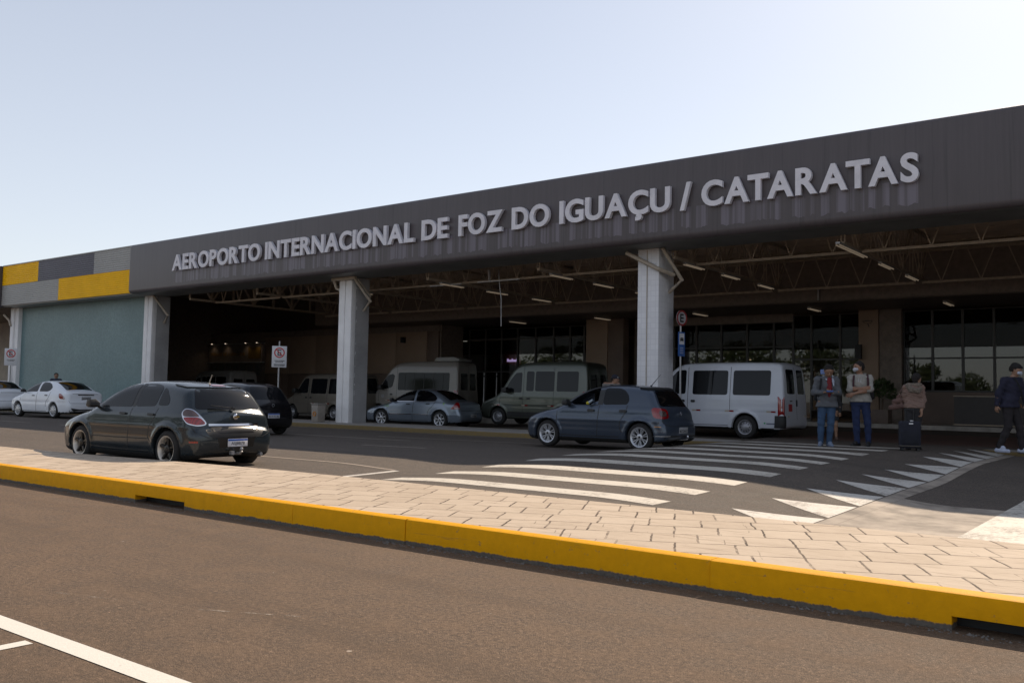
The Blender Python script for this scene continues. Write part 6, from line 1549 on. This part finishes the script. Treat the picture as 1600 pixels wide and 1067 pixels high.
# ---- child behind the man with the phone: only a shin shows
p7 = pose(face=(.2,-1,0), hands=[('wr_l', (0,-.1,-1), (.5,.6,0), -1, .5), ('wr_r', (0,-.1,-1), (-.5,.5,0), 1, .5)])
person(p7, 'bare-legged person mostly hidden behind the man looking at his phone', (-7.35, 22.9, .40), face_z(1299), 1.35, dict(top=(.02,.02,.022), top_name='dress', hem=-.30, shoes=(.10,.06,.045)))
# the legs stay bare below the knee

# ---- driver of the blue-grey hatchback
GX0, GY0, GZ0 = -13.02, 18.35, .20
p8 = dict(pelvis=(.05,0,.14), waist=(.03,0,.30), chest=(.0,0,.52), neck=(-.03,0,.66), head=(-.03,0,.78), face=(-1,0,0), sh_l=(-.02,-.17,.60), sh_r=(-.02,.17,.60), hip_l=(0,-.09,.12), hip_r=(0,.09,.12),
    knee_l=(-.42,-.12,.26), knee_r=(-.42,.10,.26), ank_l=(-.70,-.12,.0), ank_r=(-.70,.10,.0), toe_l=(-.82,-.12,.0), toe_r=(-.82,.10,.0), el_l=(-.10,-.30,.42), el_r=(-.18,.22,.40), wr_l=(-.34,-.33,.36), wr_r=(-.40,.12,.48),
    hands=[('wr_l', (-1,.0,-.15), (0,.3,-1), 1, .6), ('wr_r', (-1,-.1,.2), (0,0,-1), -1, .8)])
def mdrv(G):
    r = G['root']; w_ = G['J']['wr_l']
    m = MB(); m.tube([tuple(w_+V3(-.02,-.035,-.01)), tuple(w_+V3(.10,-.03,.05))], [.028,.03], 12); m.build('bracelet_cuff', M['sign_white'], r) if False else None
drv = person(p8, 'driver whose bare forearm rests at the open window of the blue-grey hatchback', (GX0+2.22, GY0-.34, GZ0+.60), 0, 1.62, dict(top=(.10,.095,.09), top_name='shirt', sleeve=.45, trousers=(.02,.02,.02), trouser_top=.3, hem=-.02, skin=simple('skin_driver', (.26,.14,.09), .55, var=.08)), mdrv)
# things carried
bt = empty('feeding_bottle', (GX0+1.93, GY0-.86, GZ0+1.03), label='small bottle with a round yellow cap held at the open car window', cat='bottle')
m = MB(); m.tube([(0,0,0),(.09,.02,.06)], [.030,.026], 12); m.build('bottle_body', simple('pale_bottle', (.30,.36,.42), .3), bt, smooth='auto')
m = MB(); m.lathe([(0,-.04),(.03,-.028),(.042,0),(.03,.028),(0,.04)], 14, (-.02,-.01,-.01)); m.build('cap', simple('yellow_cap', (.45,.38,.02), .5), bt, smooth='auto')
# phone
ph = empty('mobile_phone', local_pt(man1, (.055,-.345,1.155)), man1.rotation_euler.z, 'slim blue-lit phone in the hands of the man in the grey jacket', 'phone')
m = MB(); m.box(-.075,.075,-.035,.035,-.004,.004); q = m.build('phone_case', M['black'], ph, bevel=.003); m = MB(); m.box(-.07,.07,-.031,.031,.004,.005); m.build('screen', emit('phone_screen', (.10,.22,.7), .12), ph); ph.rotation_euler.x = R(35)
def backpack(root, pos, col, label, s_=1):
    b = empty('backpack', local_pt(root, pos), root.rotation_euler.z, label, 'backpack')
    bones = [(V3(-.09,0,-.16), V3(.09,0,-.16), .10*s_, .10*s_, .8), (V3(-.08,0,0), V3(.08,0,0), .11*s_, .11*s_, .8), (V3(-.06,0,.15), V3(.06,0,.15), .09*s_, .09*s_, .8)]
    mt = fabric('pack_cloth', col); V, F = surface_net(wrinkle(cap_sdf(bones, .06), .003, 40, 3), *bounds(bones), .018, 2); clean_mesh('bag', V, F, mt, b)
    bones = [(V3(-.06,.08,-.14), V3(.06,.08,-.14), .06, .06), (V3(-.05,.08,-.04), V3(.05,.08,-.04), .05, .05)]; V, F = surface_net(cap_sdf(bones, .05), *bounds(bones), .016, 2); clean_mesh('pocket', V, F, mt, b)
    m = MB(); m.tube([(-.03,-.02,.24),(-.02,-.02,.28),(.02,-.02,.28),(.03,-.02,.24)], .008, 6); m.build('loop', M['black'], b)
    return b
backpack(man1, (-.10,.20,1.17), (.012,.012,.014), 'black backpack worn by the man looking at his phone', .95)
backpack(man2, (.10,.22,1.18), (.014,.013,.014), 'black backpack worn by the man with folded arms')
# suitcase
sc_ = empty('suitcase', (-4.83, 19.98, .36), face_z(1427)+R(8), 'dark navy wheeled suitcase with a white tag beside the woman in pink', 'suitcase')
m = MB(); m.box(-.20,.20,-.13,.13,.07,.62); m.build('shell', fabric('suitcase_cloth', (.016,.017,.028), .2), sc_, bevel=.035, seg=3)
m = MB(); m.box(-.205,.205,-.135,.135,.10,.125); m.build('trim_band', simple('case_trim', (.06,.05,.04), .5), sc_, bevel=.005)
m = MB(); m.box(-.16,.16,-.15,-.125,.15,.42); m.build('front_pocket', fabric('pocket_cloth', (.013,.014,.022), .2), sc_, bevel=.012)
m = MB(); m.tube([(-.07,.10,.6),(-.07,.10,.86)], .009, 8); m.tube([(.09,.10,.6),(.09,.10,.86)], .009, 8); m.tube([(-.08,.10,.865),(.10,.10,.865)], .014, 8); m.build('pull_handle', M['trim'], sc_, smooth='auto')
m = MB()
for x, y in ((-.15,-.09),(.15,-.09),(-.15,.09),(.15,.09)): m.lathe([(0,-.02),(.035,-.02),(.035,.02),(0,.02)], 12, (x,y,.036), 'x'); m.box(x-.02,x+.02,y-.02,y+.02,.04,.08)
m.build('castors', M['black'], sc_)
m = MB(); m.box(-.03,.05,-.158,-.152,.56,.585); m.box(-.01,.05,-.158,-.152,.62,.64); m.build('luggage_tag', M['sign_white'], sc_)
# handbag
hb = empty('handbag', local_pt(wom, (-.34,-.05,1.08)), wom.rotation_euler.z, 'slouchy pink-brown handbag hanging from the woman\'s left shoulder', 'handbag')
bones = [(V3(-.11,0,-.13), V3(.10,0,-.10), .055, .055), (V3(-.05,0,0), V3(.07,0,.02), .05, .05), (V3(.02,0,.1), V3(.07,0,.13), .03, .03)]
V, F = surface_net(wrinkle(cap_sdf(bones, .05), .004, 45, 2), *bounds(bones), .014, 2); clean_mesh('bag', V, F, fabric('bag_leather', (.115,.065,.055), .25), hb)
m = MB(); m.tube([(.03,0,.13),(.08,-.02,.24),(.12,0,.30),(.13,.05,.22),(.10,.02,.1)], .010, 8); m.build('strap', fabric('bag_strap', (.12,.07,.06)), hb, smooth='auto')
m = MB(); m.lathe([(0,-.012),(.016,0),(0,.012)], 10, (.05,-.04,.16)); m.build('buckle', simple('pale_buckle', (.5,.44,.3), .3, .5), hb)
